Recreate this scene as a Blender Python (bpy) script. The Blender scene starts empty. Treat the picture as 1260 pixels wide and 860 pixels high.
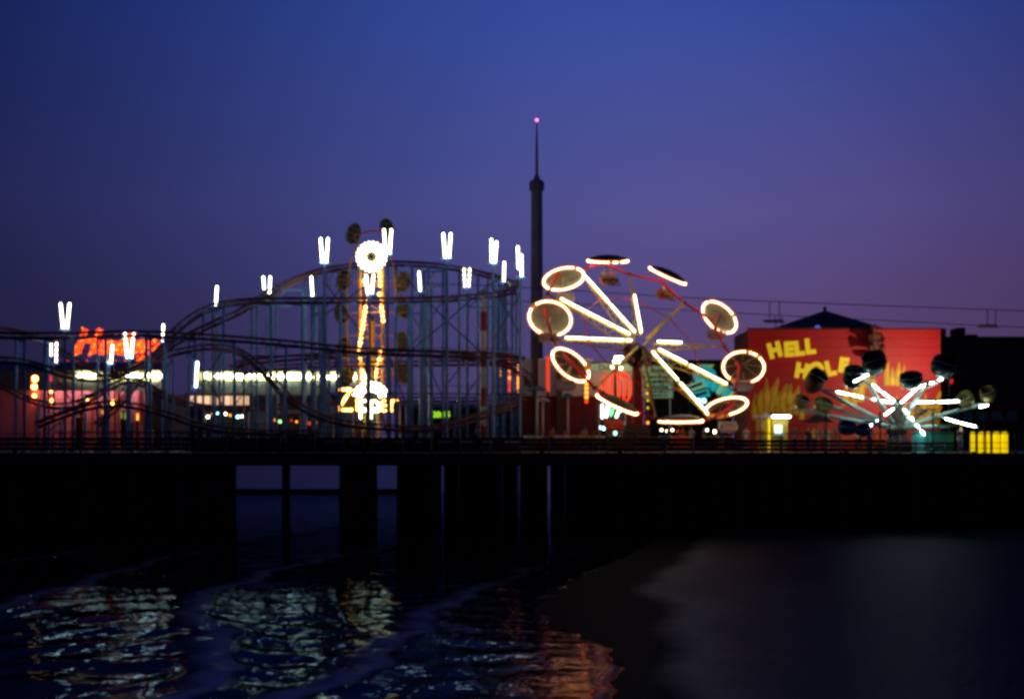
import bpy, math, random
import numpy as np
from mathutils import Vector, Matrix, Quaternion
random.seed(7)
rng = np.random.default_rng(7)
scene = bpy.context.scene
C = scene.collection

# ------------------------------------------------------------------ camera
F, CX, HY, CZ = 1636.0, 630.0, 545.0, 5.2       # focal length in photo pixels, centre column, horizon row, eye height
DECK = 4.6                                      # top of the pier deck above the water
cam = bpy.data.objects.new('camera', bpy.data.cameras.new('camera'))
C.objects.link(cam)
cam.location = (0, 0, CZ)
cam.rotation_euler = (math.pi / 2, 0, 0)
cam.data.sensor_width = 36.0
cam.data.lens = F / 1260 * 36.0
cam.data.shift_y = (HY - 430) / 1260
cam.data.clip_start = 0.5
cam.data.clip_end = 9000
scene.camera = cam

# ------------------------------------------------------------------ sky and sun
def lin(r, g, b):
    f = lambda c: c / 12.92 if c <= 0.04045 else ((c + 0.055) / 1.055) ** 2.4
    return (f(r / 255), f(g / 255), f(b / 255), 1)

world = bpy.data.worlds.new('World')
scene.world = world
world.use_nodes = True
nt = world.node_tree
for n in list(nt.nodes): nt.nodes.remove(n)
def wn(t, **k):
    n = nt.nodes.new(t)
    for a, v in k.items(): setattr(n, a, v)
    return n
def wmath(op, a, b=None, clamp=False):
    n = wn('ShaderNodeMath', operation=op, use_clamp=clamp)
    for i, v in enumerate((a, b)):
        if v is None: continue
        if isinstance(v, (int, float)): n.inputs[i].default_value = v
        else: nt.links.new(v, n.inputs[i])
    return n.outputs[0]
tc = wn('ShaderNodeTexCoord')
sep = wn('ShaderNodeSeparateXYZ'); nt.links.new(tc.outputs['Generated'], sep.inputs[0])
ramp = wn('ShaderNodeValToRGB'); nt.links.new(sep.outputs[2], ramp.inputs[0])
stops = [(0.0, (70, 60, 104)), (0.09, (68, 63, 114)), (0.17, (73, 76, 139)), (0.30, (52, 74, 152)), (0.6, (30, 46, 112)), (1.0, (18, 28, 84))]
cr = ramp.color_ramp
while len(cr.elements) < len(stops): cr.elements.new(0.5)
for e, (p, c) in zip(cr.elements, stops): e.position = p; e.color = lin(*c)
az = wmath('ARCTAN2', sep.outputs[0], sep.outputs[1])
d = wmath('DIVIDE', wmath('SUBTRACT', az, 0.09), 0.33)
lobe = wmath('POWER', 2.71828, wmath('MULTIPLY', wmath('MULTIPLY', d, d), -1.0))     # the last glow of dusk, fading to both sides
amount = wmath('ADD', wmath('MULTIPLY', lobe, 0.98), 0.08)
comb = wn('ShaderNodeCombineXYZ')                                                      # away from the glow the red goes first, then the blue
for i_, e_ in enumerate((1.0, 0.93, 0.74)): nt.links.new(wmath('POWER', amount, e_), comb.inputs[i_])
mul = wn('ShaderNodeVectorMath', operation='MULTIPLY'); nt.links.new(ramp.outputs[0], mul.inputs[0]); nt.links.new(comb.outputs[0], mul.inputs[1])
low = wmath('SUBTRACT', 1.0, wmath('MULTIPLY', wmath('ABSOLUTE', sep.outputs[2]), 3.2), True)
pinkf = wmath('MULTIPLY', wmath('MULTIPLY', low, wmath('MULTIPLY', wmath('ADD', az, 0.05), 2.4, True)), lobe)
pink = wn('ShaderNodeVectorMath', operation='SCALE'); pink.inputs[0].default_value = (0.10, 0.022, 0.026); nt.links.new(pinkf, pink.inputs['Scale'])
add = wn('ShaderNodeVectorMath', operation='ADD'); nt.links.new(mul.outputs[0], add.inputs[0]); nt.links.new(pink.outputs[0], add.inputs[1])
skytex = wn('ShaderNodeTexSky', sky_type='NISHITA', sun_disc=False)
skytex.sun_elevation = math.radians(-3.0); skytex.sun_rotation = math.radians(8)
sk = wn('ShaderNodeVectorMath', operation='SCALE'); nt.links.new(skytex.outputs[0], sk.inputs[0]); sk.inputs['Scale'].default_value = 0.01
add2 = wn('ShaderNodeVectorMath', operation='ADD'); nt.links.new(add.outputs[0], add2.inputs[0]); nt.links.new(sk.outputs[0], add2.inputs[1])
bg = wn('ShaderNodeBackground'); nt.links.new(add2.outputs[0], bg.inputs[0]); bg.inputs[1].default_value = 1.0
wout = wn('ShaderNodeOutputWorld'); nt.links.new(bg.outputs[0], wout.inputs[0])

sun = bpy.data.objects.new('sun', bpy.data.lights.new('sun', 'SUN'))
C.objects.link(sun)
sun.data.energy = 0.012; sun.data.angle = math.radians(20); sun.data.color = (1.0, 0.75, 0.8)
sun.rotation_euler = (math.radians(-80), 0, math.radians(-8))
sun.location = (0, 200, 60)

scene.view_settings.view_transform = 'Standard'
scene.view_settings.look = 'None'
scene.view_settings.exposure = 0.0
scene.view_settings.gamma = 1.0
scene.cycles.filter_width = 3.2
scene.cycles.sample_clamp_indirect = 6.0
scene.cycles.max_bounces = 6
scene.cycles.transparent_max_bounces = 12
scene.cycles.use_denoising = True

# ------------------------------------------------------------------ materials
M = {}
def mat(name, col, rough=0.6, metal=0.0, var=0.25, scale=3.0, bump=0.0, spec=0.4):
    m = bpy.data.materials.new(name); m.use_nodes = True
    t = m.node_tree; b = t.nodes['Principled BSDF']
    b.inputs['Roughness'].default_value = rough; b.inputs['Metallic'].default_value = metal
    b.inputs['Specular IOR Level'].default_value = spec
    co = t.nodes.new('ShaderNodeTexCoord'); no = t.nodes.new('ShaderNodeTexNoise')
    no.inputs['Scale'].default_value = scale; no.inputs['Detail'].default_value = 5
    t.links.new(co.outputs['Object'], no.inputs['Vector'])
    r = t.nodes.new('ShaderNodeValToRGB'); t.links.new(no.outputs[0], r.inputs[0])
    r.color_ramp.elements[0].position = 0.3; r.color_ramp.elements[1].position = 0.7
    r.color_ramp.elements[0].color = [c * (1 - var) for c in col] + [1]
    r.color_ramp.elements[1].color = [min(1, c * (1 + var * 0.5)) for c in col] + [1]
    t.links.new(r.outputs[0], b.inputs['Base Color'])
    if bump:
        bn = t.nodes.new('ShaderNodeBump'); bn.inputs['Strength'].default_value = bump
        t.links.new(no.outputs[0], bn.inputs['Height']); t.links.new(bn.outputs[0], b.inputs['Normal'])
    M[name] = m
    return m
def emit(name, col, s):
    m = bpy.data.materials.new(name); m.use_nodes = True
    t = m.node_tree; b = t.nodes['Principled BSDF']
    b.inputs['Base Color'].default_value = (*[0.8 * c_ for c_ in col], 1)
    b.inputs['Emission Color'].default_value = (*col, 1); b.inputs['Emission Strength'].default_value = s
    M[name] = m
    return m

mat('blue_steel', (0.14, 0.38, 0.95), 0.45, 0.0, 0.35, 1.5)
mat('track_red', (0.12, 0.038, 0.055), 0.45, 0.0, 0.4, 2.0)
mat('dark_steel', (0.035, 0.04, 0.055), 0.5, 0.2, 0.3)
mat('pole_white', (0.82, 0.80, 0.82), 0.5, 0, 0.2, 1.0)
mat('pole_red', (0.42, 0.04, 0.03), 0.5, 0, 0.25, 1.0)
mat('tower_steel', (0.30, 0.34, 0.50), 0.5, 0.1, 0.3, 0.8)
mat('timber', (0.055, 0.045, 0.036), 0.85, 0, 0.5, 1.2, 0.4)
mat('planks', (0.13, 0.10, 0.08), 0.8, 0, 0.4, 1.5, 0.2)
mat('rail_paint', (0.06, 0.075, 0.14), 0.5, 0.1, 0.3)
mat('yellow_steel', (0.75, 0.52, 0.06), 0.45, 0, 0.3, 1.5)
mat('mast_red', (0.22, 0.02, 0.03), 0.5, 0, 0.35, 1.0)
mat('frame_red', (0.75, 0.04, 0.07), 0.45, 0, 0.3, 1.0)
mat('canopy_shell', (0.28, 0.36, 0.36), 0.5, 0, 0.3, 1.6)
mat('canopy_dark', (0.035, 0.026, 0.022), 0.55, 0, 0.35, 1.6)
mat('seat_white', (0.62, 0.62, 0.66), 0.4, 0, 0.2, 2.0)
mat('seat_red', (0.55, 0.12, 0.09), 0.4, 0, 0.2, 2.0)
mat('hub_black', (0.03, 0.012, 0.014), 0.5, 0, 0.4, 2.0)
mat('wall_white', (0.74, 0.76, 0.90), 0.75, 0, 0.15, 0.5)
mat('maroon', (0.17, 0.02, 0.025), 0.7, 0, 0.3, 0.8)
mat('brown_post', (0.07, 0.05, 0.045), 0.7)
mat('sign_green', (0.34, 0.55, 0.36), 0.6, 0, 0.15, 0.6)
mat('sign_ink', (0.02, 0.03, 0.02), 0.6)
mat('sign_red', (0.45, 0.06, 0.05), 0.6)
mat('sign_lime', (0.5, 0.62, 0.18), 0.6)
mat('dark_wall', (0.022, 0.020, 0.026), 0.85, 0, 0.4, 0.5)
mat('hell_side', (0.11, 0.012, 0.014), 0.8, 0, 0.3, 0.7, 0.1)
mat('letter_yellow', (0.90, 0.72, 0.04), 0.5, 0, 0.12, 2.0)
mat('flame_core', (0.92, 0.68, 0.04), 0.6, 0, 0.25, 1.2)
mat('flame_yellow', (0.80, 0.40, 0.02), 0.6, 0, 0.35, 1.2)
mat('roof_dark', (0.022, 0.024, 0.035), 0.7, 0, 0.4, 0.6)
mat('pod_teal', (0.018, 0.06, 0.075), 0.22, 0.2, 0.4, 1.5)
mat('pod_olive', (0.22, 0.22, 0.05), 0.35, 0, 0.3, 1.5)
mat('pod_brown', (0.16, 0.07, 0.06), 0.5, 0, 0.4, 3)
mat('arm_teal', (0.36, 0.60, 0.58), 0.35, 0.3, 0.25, 2.0)
mat('booth_yellow', (0.62, 0.50, 0.10), 0.6, 0, 0.15, 1.0)
mat('cloth_navy', (0.03, 0.06, 0.13), 0.8, 0, 0.2)
mat('cloth_blue', (0.04, 0.11, 0.36), 0.6, 0, 0.25)
mat('umbrella_blue', (0.08, 0.16, 0.42), 0.6, 0, 0.3, 2.0)
mat('gold_car', (0.60, 0.36, 0.06), 0.35, 0.2, 0.2)
mat('mint_car', (0.45, 0.62, 0.56), 0.35, 0.1, 0.2)
mat('teal_panel', (0.03, 0.30, 0.30), 0.4, 0.1, 0.3, 1.0)
mat('machine_teal', (0.10, 0.52, 0.55), 0.4, 0, 0.4, 1.2)
mat('machine_green', (0.45, 0.62, 0.42), 0.5, 0, 0.4, 1.2)
mat('pink_wall', (0.68, 0.22, 0.29), 0.8, 0, 0.25, 0.6)
mat('fascia_lime', (0.56, 0.58, 0.24), 0.6, 0, 0.25, 0.8)
mat('fascia_sage', (0.26, 0.36, 0.30), 0.7, 0, 0.3, 0.8)
mat('roof_blue', (0.09, 0.11, 0.19), 0.7, 0, 0.3, 0.8)
mat('statue', (0.13, 0.035, 0.02), 0.6, 0, 0.9, 2.2, 0.6)
mat('skin', (0.45, 0.24, 0.17), 0.6, 0, 0.1)
mat('hair', (0.02, 0.014, 0.012), 0.7)
mat('shirt_white', (0.68, 0.66, 0.66), 0.8, 0, 0.1)
mat('shirt_pink', (0.62, 0.34, 0.30), 0.8, 0, 0.1)
mat('shirt_orange', (0.62, 0.20, 0.05), 0.8, 0, 0.1)
mat('shirt_blue', (0.06, 0.12, 0.34), 0.8, 0, 0.1)
mat('shirt_dark', (0.03, 0.03, 0.035), 0.8, 0, 0.1)
mat('shirt_yellow', (0.6, 0.48, 0.12), 0.8, 0, 0.1)
mat('denim', (0.05, 0.075, 0.15), 0.8, 0, 0.2)
mat('khaki', (0.38, 0.31, 0.22), 0.8, 0, 0.2)
mat('black_rubber', (0.02, 0.02, 0.02), 0.7)
mat('yellow_plastic', (0.80, 0.58, 0.02), 0.35, 0, 0.08)
mat('socket_grey', (0.3, 0.3, 0.3), 0.5)
emit('tube_white', (1.0, 0.95, 0.76), 26.0)
emit('tube_spoke', (1.0, 0.86, 0.48), 13.0)
emit('tube_spider', (0.92, 1.0, 0.90), 36.0)
emit('bulb_warm', (1.0, 0.58, 0.28), 28.0)
emit('bulb_white', (1.0, 0.86, 0.50), 13.0)
emit('bulb_orange', (1.0, 0.42, 0.08), 13.0)
emit('bulb_amber', (1.0, 0.30, 0.03), 3.2)
emit('bulb_red', (1.0, 0.055, 0.005), 2.3)
emit('neon_red', (1.0, 0.055, 0.006), 1.3)
emit('neon_scarlet', (1.0, 0.055, 0.02), 0.8)
emit('neon_green', (0.25, 1.0, 0.45), 1.3)
emit('led_green', (0.42, 0.95, 0.02), 1.0)
emit('fill_light', (1.0, 0.80, 0.78), 26.0)
emit('sign_pale_green', (0.42, 0.75, 0.45), 0.16)  # pale green with a weak even emission
emit('lime_lit', (0.5, 0.8, 0.15), 0.4)
emit('letter_glow', (1.0, 0.74, 0.02), 0.36)  # weak emission added to brighten the letters
emit('machine_teal_glow', (0.03, 0.65, 0.72), 0.34)  # emission stands in for cyan lamplight on the ride body
emit('machine_green_glow', (0.35, 0.85, 0.55), 0.30)  # same added glow for the green parts
emit('beacon', (1.0, 0.12, 0.30), 5.0)
emit('window_cream', (1.0, 0.60, 0.36), 1.15)
emit('window_cyan', (0.55, 1.0, 0.85), 1.6)
emit('lamp_cyan', (0.25, 0.95, 1.0), 14.0)
emit('lamp_white', (1.0, 0.92, 0.8), 6.0)
emit('lamp_blue', (0.1, 0.25, 1.0), 0.5)
emit('lamp_green', (0.35, 1.0, 0.35), 2.0)
emit('exit_red', (1.0, 0.02, 0.01), 0.8)
emit('yellow_lit', (1.0, 0.70, 0.0), 0.85)

def halo_shell(name, col, s, f_):  # see-through emissive shell, a halo of glow given shape around a lamp
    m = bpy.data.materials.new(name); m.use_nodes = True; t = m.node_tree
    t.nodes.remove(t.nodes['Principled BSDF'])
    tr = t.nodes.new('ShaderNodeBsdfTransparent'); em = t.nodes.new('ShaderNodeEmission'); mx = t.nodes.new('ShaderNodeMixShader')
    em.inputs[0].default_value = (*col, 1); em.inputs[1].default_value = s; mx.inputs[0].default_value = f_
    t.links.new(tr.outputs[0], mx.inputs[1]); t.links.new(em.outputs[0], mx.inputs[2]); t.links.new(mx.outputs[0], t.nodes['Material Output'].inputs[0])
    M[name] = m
halo_shell('amber_halo', (1.0, 0.22, 0.02), 1.0, 0.35)
halo_shell('tube_halo', (1.0, 0.86, 0.42), 0.7, 0.28)

# ------------------------------------------------------------------ mesh helpers
def P(x, y, D):
    """a photo pixel on the upright plane D metres away"""
    return Vector(((x - CX) / F * D, D, CZ - (y - HY) / F * D))
def X(x, D): return (x - CX) / F * D
def Z(y, D): return CZ - (y - HY) / F * D

class MB:
    def __init__(s): s.v = []; s.f = []; s.smooth = False
    def add(s, vs, fs):
        o = len(s.v); s.v += [tuple(v) for v in vs]; s.f += [tuple(i + o for i in f) for f in fs]
        return s
    def box(s, c, d, rot=None):
        hx, hy, hz = d[0] / 2, d[1] / 2, d[2] / 2
        vs = [Vector((a * hx, b * hy, e * hz)) for a in (-1, 1) for b in (-1, 1) for e in (-1, 1)]
        if rot is not None: vs = [rot @ v for v in vs]
        c = Vector(c)
        return s.add([v + c for v in vs], [(0, 1, 3, 2), (4, 6, 7, 5), (0, 4, 5, 1), (2, 3, 7, 6), (0, 2, 6, 4), (1, 5, 7, 3)])
    def slab(s, x0, x1, y0, y1, z0, z1):
        return s.box(((x0 + x1) / 2, (y0 + y1) / 2, (z0 + z1) / 2), (abs(x1 - x0), abs(y1 - y0), abs(z1 - z0)))
    def beam(s, a, b, w, h=None):
        a, b = Vector(a), Vector(b); dv = b - a
        q = dv.to_track_quat('X', 'Z').to_matrix()
        return s.box((a + b) / 2, (dv.length, w, h or w), q)
    def tube(s, pts, r, seg=7, closed=False):
        pts = [Vector(p) for p in pts]; n = len(pts)
        rr = r if isinstance(r, (list, tuple)) else [r] * n
        t0 = (pts[1] - pts[0]).normalized()
        up = Vector((0, 0, 1)) if abs(t0.z) < 0.9 else Vector((0, 1, 0))
        u = t0.cross(up).normalized(); vs = []
        for i in range(n):
            a = pts[i - 1] if (i or closed) else pts[i]
            b = pts[(i + 1) % n] if (i < n - 1 or closed) else pts[i]
            t = (b - a).normalized()
            u = (u - t * u.dot(t)).normalized(); w = t.cross(u)
            for k in range(seg):
                an = 2 * math.pi * k / seg
                vs.append(pts[i] + (u * math.cos(an) + w * math.sin(an)) * rr[i])
        fs = []
        for i in range(n if closed else n - 1):
            j = (i + 1) % n
            for k in range(seg):
                l = (k + 1) % seg
                fs.append((i * seg + k, i * seg + l, j * seg + l, j * seg + k))
        if not closed:
            fs.append(tuple(range(seg))[::-1]); fs.append(tuple(range((n - 1) * seg, n * seg)))
        return s.add(vs, fs)
    def capsule(s, a, b, r, seg=8):
        a, b = Vector(a), Vector(b); t = (b - a).normalized()
        pts = [a, a + t * r * 0.3, a + t * r, b - t * r, b - t * r * 0.3, b]
        return s.tube(pts, [r * 0.3, r * 0.75, r, r, r * 0.75, r * 0.3], seg)
    def ball(s, c, r, nu=8, nv=5, sc=(1, 1, 1), rot=None):
        vs = [Vector((0, 0, 1))]; c = Vector(c)
        for j in range(1, nv):
            ph = math.pi * j / nv
            for k in range(nu):
                a = 2 * math.pi * k / nu
                vs.append(Vector((math.sin(ph) * math.cos(a), math.sin(ph) * math.sin(a), math.cos(ph))))
        vs.append(Vector((0, 0, -1)))
        vs = [Vector((v.x * sc[0] * r, v.y * sc[1] * r, v.z * sc[2] * r)) for v in vs]
        if rot is not None: vs = [rot @ v for v in vs]
        fs = [(0, 1 + k, 1 + (k + 1) % nu) for k in range(nu)]
        for j in range(nv - 2):
            for k in range(nu):
                l = (k + 1) % nu; o = 1 + j * nu
                fs.append((o + k, o + nu + k, o + nu + l, o + l))
        o = 1 + (nv - 2) * nu; e = len(vs) - 1
        fs += [(o + k, e, o + (k + 1) % nu) for k in range(nu)]
        return s.add([v + c for v in vs], fs)
    def lathe(s, prof, seg=20, c=(0, 0, 0), rot=None, a0=0.0, a1=2 * math.pi):
        """prof: (radius, height) pairs turned about z"""
        c = Vector(c); full = abs(a1 - a0 - 2 * math.pi) < 1e-6; m = seg if full else seg + 1; vs = []
        for (r, h) in prof:
            for k in range(m):
                a = a0 + (a1 - a0) * k / seg
                v = Vector((r * math.cos(a), r * math.sin(a), h))
                vs.append((rot @ v if rot is not None else v) + c)
        fs = []
        for i in range(len(prof) - 1):
            for k in range(seg):
                l = (k + 1) % m
                fs.append((i * m + k, i * m + l, (i + 1) * m + l, (i + 1) * m + k))
        return s.add(vs, fs)
    def prism(s, poly, y0, y1):
        """poly in (x, z), extruded along y"""
        n = len(poly)
        vs = [(p[0], y0, p[1]) for p in poly] + [(p[0], y1, p[1]) for p in poly]
        fs = [tuple(range(n)), tuple(range(2 * n - 1, n - 1, -1))] + [(i, n + i, n + (i + 1) % n, (i + 1) % n) for i in range(n)]
        return s.add(vs, fs)
    def mesh(s, name, origin=(0, 0, 0)):
        me = bpy.data.meshes.new(name); o = Vector(origin)
        me.from_pydata([(v[0] - o.x, v[1] - o.y, v[2] - o.z) for v in s.v], [], s.f)
        if s.smooth:
            me.polygons.foreach_set('use_smooth', [True] * len(me.polygons))
        me.update()
        return me

def root_loc(o):
    l = Vector((0, 0, 0))
    while o is not None: l += o.location; o = o.parent
    return l
def obj(name, mb, m, parent=None, smooth=None, kind=None):
    if smooth is not None: mb.smooth = smooth
    me = mb.mesh(name, root_loc(parent)) if isinstance(mb, MB) else mb
    o = bpy.data.objects.new(name, me); C.objects.link(o)
    if m is not None and not me.materials: me.materials.append(M[m] if isinstance(m, str) else m)
    if parent is not None: o.parent = parent
    if kind: o['kind'] = kind
    return o
def thing(name, label, cat, loc=(0, 0, 0), group=None):
    o = bpy.data.objects.new(name, None); C.objects.link(o)
    o.location = loc; o.empty_display_size = 0.3
    return tag(o, label, cat, group)
def tag(o, label, cat, group=None):
    o['label'] = label; o['category'] = cat
    if group: o['group'] = group
    return o
def single(name, mb, m, label, cat, group=None, smooth=None, loc=None):
    """a thing of one mesh, its origin at loc"""
    if smooth is not None: mb.smooth = smooth
    me = mb.mesh(name, loc or (0, 0, 0))
    o = bpy.data.objects.new(name, me); C.objects.link(o)
    if loc: o.location = loc
    me.materials.append(M[m])
    return tag(o, label, cat, group)
def spline(pts, per=8, closed=False):
    pts = [Vector(p) for p in pts]; n = len(pts); out = []
    g = lambda i: pts[i % n] if closed else pts[max(0, min(n - 1, i))]
    for i in range(n if closed else n - 1):
        p0, p1, p2, p3 = g(i - 1), g(i), g(i + 1), g(i + 2)
        for k in range(per):
            t = k / per
            out.append(0.5 * ((2 * p1) + (p2 - p0) * t + (2 * p0 - 5 * p1 + 4 * p2 - p3) * t * t + (3 * p1 - p0 - 3 * p2 + p3) * t ** 3))
    if not closed: out.append(pts[-1])
    return out
def resample(pts, step):
    pts = [Vector(p) for p in pts]; out = [pts[0].copy()]; need = step
    for a, b in zip(pts, pts[1:]):
        L = (b - a).length
        if L < 1e-9: continue
        pos = 0.0
        while L - pos >= need:
            pos += need; out.append(a + (b - a) * (pos / L)); need = step
        need -= L - pos
    return out
def text_mesh(body, size, off=0.0, depth=0.01, font_shear=0.0):
    cu = bpy.data.curves.new('t', 'FONT'); cu.body = body; cu.size = size; cu.offset = off; cu.extrude = depth
    cu.align_x = 'CENTER'; cu.align_y = 'CENTER'; cu.resolution_u = 3; cu.shear = font_shear
    o = bpy.data.objects.new('t', cu); C.objects.link(o)
    dg = bpy.context.evaluated_depsgraph_get()
    me = bpy.data.meshes.new_from_object(o.evaluated_get(dg))
    bpy.data.objects.remove(o); bpy.data.curves.remove(cu)
    me.materials.clear()
    return me
def text(name, body, size, loc, m, parent, off=0.0, depth=0.01, roll=0.0, stretch=1.0):
    me = text_mesh(body, size, off, depth)
    me.transform(Matrix.Translation(Vector(loc) - root_loc(parent)) @ Matrix.Rotation(roll, 4, 'Y') @ Matrix.Rotation(math.pi / 2, 4, 'X') @ Matrix.Diagonal((stretch, 1, 1, 1)))
    me.name = name
    return obj(name, me, m, parent)

# ------------------------------------------------------------------ the sea and the beach
# the swell runs in from the left, its crests nearly along the line of sight
def crest_x(i, y):
    if i == 0: return float(np.interp(y, [20, 28, 32, 37, 43, 50, 62, 80], [-5.2, -3.6, -2.9, -2.5, -1.8, 0.0, 3.2, 7.0]))
    if i == 1: return float(np.interp(y, [20, 26, 32, 37, 43, 55, 66, 80], [-6.0, -6.0, -6.6, -8.3, -10.1, -9.2, -6.0, -2.5]))
    return -9.0 - 7.5 * (i - 1) + 0.12 * (y - 40) + 1.1 * math.sin(y * 0.11 + i * 2.1)
SY = np.concatenate([np.arange(5, 160, 0.25), np.arange(160, 7000, 20.0)])
SX = np.interp(SY, [15, 27, 31, 34.5, 38, 44, 52, 65, 80, 110, 140, 400], [1.0, 1.7, 2.3, 2.1, 0.9, 0.8, 2.5, 6.0, 9.5, 13, 15, 26])
SX[:620] = np.convolve(np.pad(SX[:620], 8, mode='edge'), np.hanning(17) / np.hanning(17).sum(), mode='valid')
SX[:620] += 0.10 * np.sin(SY[:620] * 2.1) + 0.06 * np.sin(SY[:620] * 4.7 + 1)
def shore_x(y): return np.interp(y, SY, SX)
ys = np.unique(np.concatenate([np.arange(14, 27, 0.6), np.arange(27, 60, 0.16), np.arange(60, 90, 0.5), np.arange(90, 160, 2.5), np.geomspace(160, 6000, 40)]))
us = np.concatenate([np.linspace(-1.0, -0.42, 60, endpoint=False), np.linspace(-0.42, 0.12, 330), np.linspace(0.125, 0.9, 40)])
XX = us[None, :] * (ys[:, None] + 6) ; YY = np.repeat(ys[:, None], len(us), 1)
SH = np.broadcast_to(shore_x(ys)[:, None], XX.shape)
H = np.zeros_like(XX); FO = np.zeros_like(XX)
calm = np.interp(ys, [0, 35, 42, 50, 80, 150, 6000], [1, 1, 0.5, 0.26, 0.14, 0.12, 0.0])[:, None]
for i in range(9):
    cxs = np.array([crest_x(i, y) for y in ys])[:, None]
    wob = 0.25 * np.sin(YY * 0.9 + i) + 0.12 * np.sin(YY * 2.3 + 2 * i)
    dd = XX - cxs - wob
    w = np.where(dd > 0, 0.75, 2.6)
    amp = (0.22 if i == 0 else 0.26) * (0.8 + 0.3 * np.sin(YY * 0.13 + i * 1.7))
    H += calm * amp * np.exp(-(dd / w) ** 2)
    FO = np.maximum(FO, np.exp(-((dd + 0.1) / np.where(dd > 0, 0.35, 0.9)) ** 2) * np.clip(1.15 - YY / 78, 0, 1))
for k in range(34):
    a = rng.uniform(-1.5, 1.5); L = rng.uniform(0.7, 3.2); ph = rng.uniform(0, 6.28)
    H += calm * 0.0030 * L * np.sin(2 * np.pi / L * (XX * math.cos(a) + YY * math.sin(a)) + ph) * (0.6 + 0.4 * np.sin(XX * 0.21 + YY * 0.17 + k))
lap = np.clip((SH - XX) / 3.0, 0.0, 1)
H = H * lap + 0.02
H = np.where(XX > SH, H - 0.10 * (XX - SH), H)
H = np.maximum(H, -1.2)
FO = np.maximum(FO * lap, 0.55 * np.exp(-((XX - SH) / 0.25) ** 2) * np.clip(1.2 - YY / 70, 0, 1))
WARM = np.clip(1.15 - (SH - XX) / 2.6, 0, 1) * np.clip(1.6 - YY / 32, 0, 1)
def grid_mesh(name, XX, YY, ZZ, attr=None, attr2=None):
    r, c = XX.shape
    me = bpy.data.meshes.new(name)
    V = np.stack([XX, YY, ZZ], -1).reshape(-1, 3)
    idx = np.arange(r * c).reshape(r, c)
    Q = np.stack([idx[:-1, :-1], idx[:-1, 1:], idx[1:, 1:], idx[1:, :-1]], -1).reshape(-1, 4)
    me.from_pydata(V.tolist(), [], Q.tolist())
    me.polygons.foreach_set('use_smooth', [True] * len(me.polygons))
    if attr is not None:
        a = me.attributes.new('foam', 'FLOAT', 'POINT'); a.data.foreach_set('value', attr.reshape(-1).astype(np.float32))
    if attr2 is not None:
        a = me.attributes.new('warm_glint', 'FLOAT', 'POINT'); a.data.foreach_set('value', attr2.reshape(-1).astype(np.float32))
    me.update()
    return me
m = bpy.data.materials.new('sea_water'); m.use_nodes = True; M['sea_water'] = m
t = m.node_tree; b = t.nodes['Principled BSDF']
b.inputs['Roughness'].default_value = 0.10; b.inputs['IOR'].default_value = 1.33; b.inputs['Specular Tint'].default_value = (0.42, 0.60, 0.74, 1); b.inputs['Specular IOR Level'].default_value = 0.5
at = t.nodes.new('ShaderNodeAttribute'); at.attribute_name = 'foam'
co = t.nodes.new('ShaderNodeTexCoord')
mp = t.nodes.new('ShaderNodeMapping'); mp.inputs['Scale'].default_value = (0.55, 1.0, 1.0); t.links.new(co.outputs['Object'], mp.inputs[0])
no = t.nodes.new('ShaderNodeTexNoise'); no.inputs['Scale'].default_value = 1.3; no.inputs['Detail'].default_value = 3; no.inputs['Roughness'].default_value = 0.5
t.links.new(mp.outputs[0], no.inputs['Vector'])
bn = t.nodes.new('ShaderNodeBump'); bn.inputs['Strength'].default_value = 0.30; bn.inputs['Distance'].default_value = 0.12
t.links.new(no.outputs[0], bn.inputs['Height'])
n2 = t.nodes.new('ShaderNodeTexNoise'); n2.inputs['Scale'].default_value = 5.0; n2.inputs['Detail'].default_value = 8; n2.inputs['Roughness'].default_value = 0.7
t.links.new(mp.outputs[0], n2.inputs['Vector'])
mm = t.nodes.new('ShaderNodeMath'); mm.operation = 'MULTIPLY'; t.links.new(at.outputs['Fac'], mm.inputs[0]); t.links.new(n2.outputs[0], mm.inputs[1])
rp = t.nodes.new('ShaderNodeValToRGB'); t.links.new(mm.outputs[0], rp.inputs[0])
rp.color_ramp.elements[0].position = 0.13; rp.color_ramp.elements[0].color = (0.003, 0.014, 0.024, 1)
rp.color_ramp.elements[1].position = 0.42; rp.color_ramp.elements[1].color = (0.70, 0.76, 0.86, 1)
df = t.nodes.new('ShaderNodeBsdfDiffuse'); t.links.new(rp.outputs[0], df.inputs[0]); t.links.new(bn.outputs[0], df.inputs['Normal'])
gl = t.nodes.new('ShaderNodeBsdfGlossy'); gl.inputs['Roughness'].default_value = 0.045
a2 = t.nodes.new('ShaderNodeAttribute'); a2.attribute_name = 'warm_glint'                 # orange ride-light reflection put into the gloss colour near the shore
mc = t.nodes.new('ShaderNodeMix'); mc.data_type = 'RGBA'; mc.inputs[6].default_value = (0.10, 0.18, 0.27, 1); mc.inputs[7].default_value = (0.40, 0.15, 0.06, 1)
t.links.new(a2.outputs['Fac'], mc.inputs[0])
gp = t.nodes.new('ShaderNodeNewGeometry'); gs = t.nodes.new('ShaderNodeSeparateXYZ'); t.links.new(gp.outputs['Position'], gs.inputs[0])
fy = t.nodes.new('ShaderNodeMapRange'); t.links.new(gs.outputs[1], fy.inputs[0]); fy.inputs[1].default_value = 128; fy.inputs[2].default_value = 150   # brighter sky reflection put into the gloss colour past the pier
mo = t.nodes.new('ShaderNodeMix'); mo.data_type = 'RGBA'; t.links.new(fy.outputs[0], mo.inputs[0]); t.links.new(mc.outputs[2], mo.inputs[6]); mo.inputs[7].default_value = (0.26, 0.34, 0.46, 1)
t.links.new(mo.outputs[2], gl.inputs['Color']); t.links.new(bn.outputs[0], gl.inputs['Normal'])
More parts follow.
